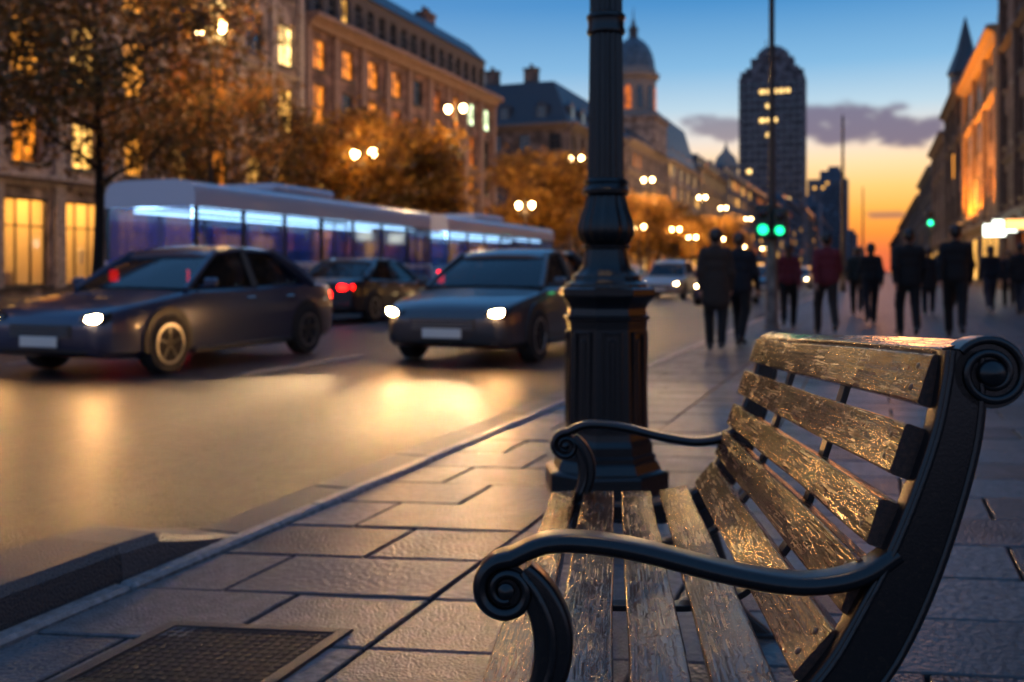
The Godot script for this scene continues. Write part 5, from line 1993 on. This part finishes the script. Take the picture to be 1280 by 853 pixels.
# ---------------------------------------------------------------- city bus: local -z is the front
func bus(label: String, at: Vector3) -> void:
	var t := thing("city_bus", label, "bus", at, 0.0, "city buses in the far lane")
	var L := 12.0
	var W := 2.5
	var h := L / 2
	# rounded roof shell
	var sect := PackedVector2Array([Vector2(-1.25, 2.56), Vector2(1.25, 2.56), Vector2(1.25, 2.86), Vector2(1.2, 3.02), Vector2(1.06, 3.12), Vector2(0.7, 3.17), Vector2(-0.7, 3.17), Vector2(-1.06, 3.12), Vector2(-1.2, 3.02), Vector2(-1.25, 2.86)])
	var g := G.new()
	g.prism(sect, -h, h)
	put(g, "roof", M.bus_white, t, 30.0)
	g = G.new()
	g.box(Vector3(0, 3.28, 1.0), Vector3(1.7, 0.2, 3.0), 0.06)
	put(g, "air_conditioner", M.bus_white, t)
	g = G.new()
	g.box(Vector3(0, 0.40, 0), Vector3(W - 0.1, 0.14, L - 0.1))
	put(g, "floor", M.black_plastic, t)
	for s in [-1.0, 1.0]:
		g = G.new()
		g.box(Vector3(s * 1.225, 0.78, 0), Vector3(0.05, 0.86, L), 0.02)
		put(g, "side_panel", M.bus_blue, t)
		g = G.new()
		g.box(Vector3(s * 1.235, 1.30, 0), Vector3(0.06, 0.16, L), 0.015)
		put(g, "waist_band", M.bus_white, t)
		for k in 8:
			var z := -h + 0.06 + k * (L - 0.12) / 7.0
			g = G.new()
			g.box(Vector3(s * 1.225, 1.97, z), Vector3(0.05, 1.2, 0.11))
			put(g, "window_post", M.black_plastic, t)
			if k < 7:
				g = G.new()
				g.box(Vector3(s * 1.225, 1.97, z + (L - 0.12) / 14.0), Vector3(0.012, 1.19, (L - 0.12) / 7.0 - 0.12))
				put(g, "window", M.bus_glass, t)
		for z in [-3.2, 3.3]:
			g = G.new()
			var rings := []
			for q in [[0.25, -0.14], [0.46, -0.14], [0.49, -0.1], [0.49, 0.1], [0.46, 0.14], [0.25, 0.14]]:
				var r := PackedVector3Array()
				for k in 24:
					r.append(Vector3(s * 1.12 + q[1], 0.49 + cos(TAU * k / 24.0) * q[0], z + sin(TAU * k / 24.0) * q[0]))
				rings.append(r)
			g.loft(rings)
			var w := put(g, "tyre", M.tyre, t, 40.0)
			g = G.new()
			g.tube([Vector3(s * 1.12 - 0.1, 0.49, z), Vector3(s * 1.12 + 0.12 * s, 0.49, z)], [0.26, 0.24], 20)
			put(g, "rim", M.rim, w, 40.0)
		# interior light tubes under the ceiling
		g = G.new()
		g.box(Vector3(s * 0.8, 2.50, 0), Vector3(0.14, 0.05, L - 1.0))
		put(g, "ceiling_light", M.strip_light, t)
		for k in 8:
			g = G.new()
			g.box(Vector3(s * 0.72, 0.9, -4.4 + k * 1.2), Vector3(0.86, 0.12, 0.45), 0.03)
			g.box(Vector3(s * 0.72, 1.3, -4.18 + k * 1.2), Vector3(0.86, 0.75, 0.1), 0.03)
			put(g, "seat", M.seat_cloth, t)
		g = G.new()
		g.box(Vector3(s * 0.98, 0.95, h + 0.012), Vector3(0.24, 0.42, 0.05), 0.02)
		put(g, "taillight", M.taillight, t)
		g = G.new()
		g.box(Vector3(s * 0.92, 0.72, -h - 0.012), Vector3(0.34, 0.2, 0.05), 0.02)
		put(g, "headlight", M.headlight_far, t)
	for z in [-1.0, 1.0]:
		g = G.new()
		g.box(Vector3(0, 0.86, z * (h - 0.03)), Vector3(W - 0.12, 1.04, 0.06), 0.02)
		put(g, "end_panel", M.bus_blue, t)
		g = G.new()
		g.box(Vector3(0, 1.96, z * (h - 0.03)), Vector3(W - 0.24, 1.14, 0.02))
		put(g, "windscreen", M.bus_glass, t)
	# doors on the kerb side
	for z in [-4.9, 0.2]:
		g = G.new()
		for q in [[-0.62, 0.06], [0.0, 0.05], [0.62, 0.06]]:
			g.box(Vector3(1.262, 1.42, z + q[0]), Vector3(0.02, 2.1, q[1]))
		g.box(Vector3(1.262, 2.49, z), Vector3(0.02, 0.08, 1.3))
		g.box(Vector3(1.262, 0.40, z), Vector3(0.02, 0.08, 1.3))
		put(g, "door", M.black_plastic, t)
	var l := AreaLight3D.new()
	l.name = "ceiling_glow"
	l.area_size = Vector2(1.6, L - 1.2)
	l.light_color = Color(0.70, 0.86, 1.0)
	l.light_energy = 1.6
	l.shadow_enabled = true
	t.add_child(l)
	l.transform = Transform3D(Basis(Vector3.RIGHT, -PI / 2), Vector3(0, 2.46, 0))


func build_traffic() -> void:
	var silver := S(0.34, 0.33, 0.32)
	var dark := S(0.02, 0.022, 0.028)
	var white := S(0.55, 0.54, 0.52)
	var red := S(0.20, 0.02, 0.02)
	var blue := S(0.03, 0.05, 0.12)
	var y := -0.036
	car("dark grey saloon car with bright headlights coming on left of the lamp post", P(-4.75, y, 12.6), true, S(0.05, 0.052, 0.06), 0, 42.0)
	car("navy saloon car with bright headlights coming on at the far left", P(-8.1, y, 9.9), true, S(0.025, 0.035, 0.075), 0, 200.0)
	car("dark car with red tail lights beside the blue bus", P(-11.2, y, 20.2), false, dark, 0)
	car("dark red car with tail lights ahead of the dark car", P(-11.5, y, 32.0), false, red, 1)
	var far := [
		["white car with headlights on just right of the lamp post", -8.0, 29.0, true, white, 0], ["dark blue car with headlights on behind the walking couple", -4.7, 34.0, true, blue, 1],
		["silver car with headlights on, second right of the lamp post", -8.1, 41.0, true, silver, 1], ["small dark car with headlights on beyond the couple", -4.8, 49.0, true, dark, 0],
		["white car with headlights on far along the second lane", -8.0, 58.0, true, white, 0], ["silver car with red tail lights beyond the buses", -11.4, 47.0, false, silver, 0],
		["dark car with red tail lights beyond the second bus", -14.6, 58.0, false, dark, 1], ["blue car with red tail lights far along the third lane", -11.4, 66.0, false, blue, 0],
		["distant silver car with headlights on in the near lane", -4.7, 68.0, true, silver, 0], ["distant dark car with headlights on in the second lane", -8.1, 84.0, true, dark, 0],
		["distant red car with tail lights in the third lane", -11.5, 88.0, false, red, 0], ["distant white car with headlights on in the near lane", -4.7, 98.0, true, white, 1],
		["distant blue car with tail lights in the fourth lane", -14.8, 92.0, false, blue, 0], ["very distant car with headlights on in the second lane", -8.0, 122.0, true, silver, 0],
		["very distant car with tail lights in the third lane", -11.4, 128.0, false, dark, 0], ["very distant car with headlights on in the near lane", -4.7, 142.0, true, dark, 1], ["farthest car with red tail lights in the third lane", -11.4, 170.0, false, silver, 1], ["farthest car with headlights on in the second lane", -8.0, 178.0, true, white, 0]]
	rng.seed = 77
	for k in 10:
		var away := k % 2 == 0
		far.append([["tiny far car with red tail lights, %s down the third lane", "tiny far car with headlights on, %s down the near lane"][0 if away else 1] % ["first", "first", "second", "second", "third", "third", "fourth", "fourth", "fifth", "fifth"][k], -11.4 if away else -4.7, 200.0 + k * 17.0, not away, [dark, silver, white, blue][k % 4], k % 2])
	for q in far:
		car(q[0], P(q[1], y, q[2]), q[3], q[4], q[5])
	bus("blue and white city bus with lit interior, the nearer one at left", P(-15.1, y, 23.2))
	bus("blue and white city bus with lit interior, the farther one", P(-15.2, y, 36.8))


# ---------------------------------------------------------------- people: surfaces meshed from tapered bones
# bones: [a, b, radius a, radius b]; returns a smooth continuous mesh
func net(g: G, bones: Array, cell: float, blend: float) -> void:
	var lo := Vector3(9, 9, 9)
	var hi := -lo
	for b in bones:
		for k in 2:
			var r: float = b[2 + k] + cell * 3
			lo = lo.min(b[k] - Vector3(r, r, r))
			hi = hi.max(b[k] + Vector3(r, r, r))
	var nx := int((hi.x - lo.x) / cell) + 2
	var ny := int((hi.y - lo.y) / cell) + 2
	var nz := int((hi.z - lo.z) / cell) + 2
	var f := PackedFloat32Array()
	f.resize(nx * ny * nz)
	f.fill(1.0)
	for b in bones:
		var a: Vector3 = b[0]
		var d: Vector3 = b[1] - a
		var ll := maxf(d.length_squared(), 1e-9)
		var ra: float = b[2]
		var rb: float = b[3]
		var pad := maxf(ra, rb) + blend + cell * 2
		var l := (a.min(b[1]) - Vector3(pad, pad, pad) - lo) / cell
		var h := (a.max(b[1]) + Vector3(pad, pad, pad) - lo) / cell
		for z in range(maxi(0, int(l.z)), mini(nz, int(h.z) + 1)):
			for y in range(maxi(0, int(l.y)), mini(ny, int(h.y) + 1)):
				var row := (z * ny + y) * nx
				for x in range(maxi(0, int(l.x)), mini(nx, int(h.x) + 1)):
					var p := lo + Vector3(x, y, z) * cell - a
					var t := clampf(p.dot(d) / ll, 0.0, 1.0)
					var s := (p - d * t).length() - lerpf(ra, rb, t)
					var o := f[row + x]
					var k := maxf(blend - absf(o - s), 0.0) / blend
					f[row + x] = minf(o, s) - k * k * blend * 0.25
	var at := {}
	for z in nz - 1:
		for y in ny - 1:
			for x in nx - 1:
				var i := (z * ny + y) * nx + x
				var c := [f[i], f[i + 1], f[i + nx], f[i + nx + 1], f[i + nx * ny], f[i + nx * ny + 1], f[i + nx * ny + nx], f[i + nx * ny + nx + 1]]
				var neg := 0
				for q in c:
					if q < 0.0:
						neg += 1
				if neg == 0 or neg == 8:
					continue
				var sum := Vector3.ZERO
				var cnt := 0
				for e in [[0, 1], [2, 3], [4, 5], [6, 7], [0, 2], [1, 3], [4, 6], [5, 7], [0, 4], [1, 5], [2, 6], [3, 7]]:
					var u: float = c[e[0]]
					var w: float = c[e[1]]
					if (u < 0.0) != (w < 0.0):
						var m := u / (u - w)
						var pa := Vector3(e[0] & 1, (e[0] >> 1) & 1, e[0] >> 2)
						var pb := Vector3(e[1] & 1, (e[1] >> 1) & 1, e[1] >> 2)
						sum += pa.lerp(pb, m)
						cnt += 1
				at[i] = lo + (Vector3(x, y, z) + sum / cnt) * cell
	for i in at:
		for ax in 3:
			var step: int = [1, nx, nx * ny][ax]
			var s1: int = [nx, nx * ny, 1][ax]
			var s2: int = [nx * ny, 1, nx][ax]
			var inside := f[i] < 0.0
			if inside == (f[i + step] < 0.0):
				continue
			if at.has(i - s1) and at.has(i - s2) and at.has(i - s1 - s2):
				if inside:
					g.quad(at[i - s1 - s2], at[i - s2], at[i], at[i - s1])
				else:
					g.quad(at[i - s1 - s2], at[i - s1], at[i], at[i - s2])


# a walker seen from behind (facing -z); stride in metres, arms swing the other way
func walker_meshes(pose: int) -> Dictionary:
	var key := "walker%d" % pose
	if cache.has(key):
		return cache[key]
	var st: float = [0.30, 0.20, -0.26, 0.10][pose]
	var coat: float = [0.86, 0.80, 0.90, 0.62][pose]
	var wide: float = [1.0, 1.08, 0.9, 0.94][pose]
	var hip := [Vector3(-0.09, 0.92, 0), Vector3(0.09, 0.92, 0)]
	var legs := []
	var shoes := [G.new(), G.new()]
	var arms := []
	var hands := []
	var skin := G.new()
	for s in 2:
		var sx := -1.0 if s == 0 else 1.0
		var fwd := st * (1.0 if s == 0 else -1.0)
		var ankle := Vector3(sx * 0.085, 0.085 + maxf(0.0, -fwd) * 0.35, -fwd)
		var knee: Vector3 = (hip[s] + ankle) * 0.5 + Vector3(sx * 0.01, 0.02, -0.05 - absf(fwd) * 0.18)
		legs.append([hip[s], knee, ankle])
		var tip := -0.35 if fwd > 0.1 else (0.5 if fwd < -0.1 else 0.0)
		var xf := Transform3D(Basis(Vector3.UP, -sx * 0.12) * Basis(Vector3.RIGHT, -tip * 0.6), ankle)
		var rings := []
		for q in [[0.075, 0.030, 0.05], [0.06, 0.040, 0.075], [0.0, 0.042, 0.08], [-0.08, 0.046, 0.05], [-0.15, 0.044, 0.03], [-0.19, 0.028, 0.015]]:
			var r := PackedVector3Array()
			for k in 10:
				var a := TAU * k / 10.0
				r.append(xf * Vector3(cos(a) * q[1], -0.085 + (q[2] + 0.03) * (0.5 + 0.5 * sin(a)), q[0]))
			rings.append(r)
		shoes[s].loft(rings)
		var sh := Vector3(sx * 0.172 * wide, 1.415, 0.005)
		var elbow := sh + Vector3(sx * 0.06, -0.285, fwd * 0.32 + 0.03)
		var wrist := elbow + Vector3(sx * -0.01, -0.235, fwd * 0.45 - 0.05)
		arms.append([sh, elbow, wrist])
		hands.append(wrist)
	var body := []
	# head, neck, trunk, limbs: the whole figure under the clothes
	body.append([Vector3(0, 1.655, 0.012), Vector3(0, 1.62, -0.025), 0.088, 0.080])
	body.append([Vector3(0, 1.585, -0.045), Vector3(0, 1.555, -0.055), 0.062, 0.045])
	body.append([Vector3(0, 1.612, -0.105), Vector3(0, 1.592, -0.118), 0.012, 0.016])
	body.append([Vector3(-0.082, 1.625, 0.0), Vector3(-0.088, 1.595, 0.0), 0.020, 0.014])
	body.append([Vector3(0.082, 1.625, 0.0), Vector3(0.088, 1.595, 0.0), 0.020, 0.014])
	body.append([Vector3(0, 1.55, 0.0), Vector3(0, 1.43, 0.01), 0.056, 0.062])
	body.append([Vector3(-0.10, 1.36, 0), Vector3(0.10, 1.36, 0), 0.095, 0.095])
	body.append([Vector3(0, 1.3, 0), Vector3(0, 1.05, 0), 0.11, 0.10])
	body.append([Vector3(-0.07, 0.95, 0), Vector3(0.07, 0.95, 0), 0.095, 0.095])
	for s in 2:
		body.append([legs[s][0], legs[s][1], 0.072, 0.05])
		body.append([legs[s][1], legs[s][2], 0.048, 0.034])
		body.append([arms[s][0], arms[s][1], 0.045, 0.036])
		body.append([arms[s][1], arms[s][2], 0.034, 0.025])
		var w: Vector3 = arms[s][2]
		var dn: Vector3 = (arms[s][2] - arms[s][1]).normalized()
		body.append([w, w + dn * 0.075, 0.026, 0.032])
	net(skin, body, 0.0165, 0.035)
	# five fingers to a hand, curled a little
	for s in 2:
		var sx := -1.0 if s == 0 else 1.0
		var w: Vector3 = arms[s][2]
		var dn: Vector3 = (arms[s][2] - arms[s][1]).normalized()
		var fw := Vector3(0, 0, -1)
		for k in 4:
			var base := w + dn * 0.09 + fw * (0.027 - k * 0.018)
			var len: float = [0.062, 0.072, 0.067, 0.052][k]
			var curl := Vector3(-sx * 0.4, 0, 0)
			skin.tube([base, base + (dn + curl * 0.3).normalized() * len * 0.5, base + (dn + curl * 0.3).normalized() * len * 0.5 + (dn + curl * 1.6).normalized() * len * 0.5], [0.0095, 0.009, 0.007], 6)
		var th := w + dn * 0.035 + fw * 0.028
		skin.tube([th, th + (dn + fw * 0.9).normalized() * 0.035, th + (dn + fw * 0.9).normalized() * 0.035 + (dn + fw * 0.2 + Vector3(-sx * 0.3, 0, 0)).normalized() * 0.03], [0.0115, 0.0105, 0.008], 6)
	# trousers
	var tr := []
	tr.append([Vector3(-0.075, 0.96, 0), Vector3(0.075, 0.96, 0), 0.103, 0.103])
	tr.append([Vector3(0, 1.0, 0.005), Vector3(0, 1.04, 0), 0.10, 0.095])
	for s in 2:
		tr.append([legs[s][0], legs[s][1], 0.104, 0.078])
		tr.append([legs[s][1], legs[s][2] + Vector3(0, 0.02, 0), 0.076, 0.064])
	var trousers := G.new()
	net(trousers, tr, 0.019, 0.03)
	# jacket or coat
	var ja := []
	ja.append([Vector3(-0.11 * wide, 1.37, 0.005), Vector3(0.11 * wide, 1.37, 0.005), 0.118, 0.118])
	ja.append([Vector3(-0.07 * wide, 1.22, 0.0), Vector3(0.07 * wide, 1.22, 0.0), 0.125, 0.125])
	ja.append([Vector3(-0.06 * wide, 1.08, 0.0), Vector3(0.06 * wide, 1.08, 0.0), 0.124, 0.124])
	ja.append([Vector3(-0.065, 0.99, 0.0), Vector3(-0.07, coat + 0.1, 0.0), 0.128, 0.136])
	ja.append([Vector3(0.065, 0.99, 0.0), Vector3(0.07, coat + 0.1, 0.0), 0.128, 0.136])
	ja.append([Vector3(0.0, 1.0, 0.0), Vector3(0.0, coat + 0.1, 0.0), 0.134, 0.14])
	ja.append([Vector3(0, 1.45, 0.015), Vector3(0, 1.485, 0.012), 0.085, 0.068])
	for s in 2:
		ja.append([arms[s][0], arms[s][1], 0.072, 0.057])
		ja.append([arms[s][1], arms[s][2], 0.056, 0.043])
	var jacket := G.new()
	net(jacket, ja, 0.019, 0.04)
	# hair
	var hr := [[Vector3(0, 1.675, 0.018), Vector3(0, 1.665, -0.015), 0.095, 0.088], [Vector3(0, 1.63, 0.05), Vector3(0, 1.585, 0.05), 0.07, 0.045]]
	if pose == 2:
		hr.append([Vector3(0, 1.62, 0.06), Vector3(0, 1.46, 0.085), 0.075, 0.05])
	var hair := G.new()
	net(hair, hr, 0.014, 0.03)
	cache[key] = {"skin": skin.mesh(60.0), "jacket": jacket.mesh(60.0), "trousers": trousers.mesh(60.0), "hair": hair.mesh(60.0), "shoe0": shoes[0].mesh(50.0), "shoe1": shoes[1].mesh(50.0)}
	return cache[key]


func person(label: String, at: Vector3, turn: float, height: float, pose: int, jacket: Color, trousers: Color, hair: int, skin: Material, shoe: Material) -> void:
	var d := walker_meshes(pose)
	var t := thing("person", label, "person", at, turn, "people walking away along the pavement")
	t.scale = Vector3.ONE * (height / 1.765)
	var b := put_mesh(d.skin, "body", skin, t)
	put_mesh(d.jacket, "jacket", cloth(jacket), b)
	put_mesh(d.trousers, "trousers", cloth(trousers), b)
	put_mesh(d.hair, "hair", M.hair[hair], b)
	put_mesh(d.shoe0, "shoe", shoe, b)
	put_mesh(d.shoe1, "shoe", shoe, b)


func build_people() -> void:
	var black := S(0.010, 0.010, 0.012)
	var maroon := S(0.30, 0.03, 0.05)
	var brown := S(0.06, 0.038, 0.028)
	var navy := S(0.012, 0.014, 0.026)
	var jeans := S(0.05, 0.065, 0.10)
	person("person in a long dark brown coat walking nearest the kerb", P(-2.02, 0, 13.4), 0.1, 1.68, 3, brown, black, 0, M.skin, M.shoe)
	person("person in a dark jacket walking beside the long brown coat", P(-1.82, 0, 14.4), -0.2, 1.66, 1, navy, black, 1, M.skin, M.shoe)
	person("person in a small maroon jacket right of the traffic mast", P(-1.50, 0, 19.2), 0.05, 1.64, 2, maroon, black, 1, M.skin, M.shoe)
	person("broad person in a maroon jacket and brown trousers", P(-0.74, 0, 17.6), 0.25, 1.76, 0, maroon, S(0.06, 0.04, 0.03), 0, M.skin, M.shoe)
	person("person in dark clothes between the maroon and black jackets", P(-0.02, 0, 21.2), 0.1, 1.68, 2, black, navy, 0, M.skin_dark, M.shoe)
	person("person in a black jacket standing out against the sunset", P(0.58, 0, 17.5), 0.2, 1.80, 1, black, black, 0, M.skin, M.shoe)
	person("tallest person in a black coat, second from the sunset gap", P(1.30, 0, 17.5), -0.05, 1.86, 0, black, black, 0, M.skin, M.shoe)
	person("person in a navy jacket and pale blue jeans near the right edge", P(2.85, 0, 27.4), 0.1, 1.76, 2, navy, jeans, 1, M.skin, M.shoe_pale)
	person("person in black at the right picture edge", P(3.5, 0, 27.0), -0.35, 1.80, 1, black, jeans, 0, M.skin, M.shoe)
	person("small distant person behind the maroon jackets", P(-0.35, 0, 25.5), 0.0, 1.72, 0, S(0.02, 0.035, 0.03), black, 2, M.skin, M.shoe)
	person("distant person between the two black jackets", P(1.35, 0, 26.5), 0.0, 1.70, 3, black, navy, 1, M.skin, M.shoe)
	person("distant person seen between the tall coat and blue jeans", P(2.6, 0, 34.0), 0.0, 1.74, 0, brown, black, 0, M.skin, M.shoe)
	person("distant person next to the right edge walker", P(3.95, 0, 33.0), 0.0, 1.74, 1, navy, black, 2, M.skin, M.shoe)


func _ready() -> void:
	setup()
	make_materials()
	build_ground()
	build_left_houses()
	build_right_houses()
	build_tower()
	build_trees()
	build_lamps()
	build_bench()
	build_post()
	build_traffic()
	build_people()
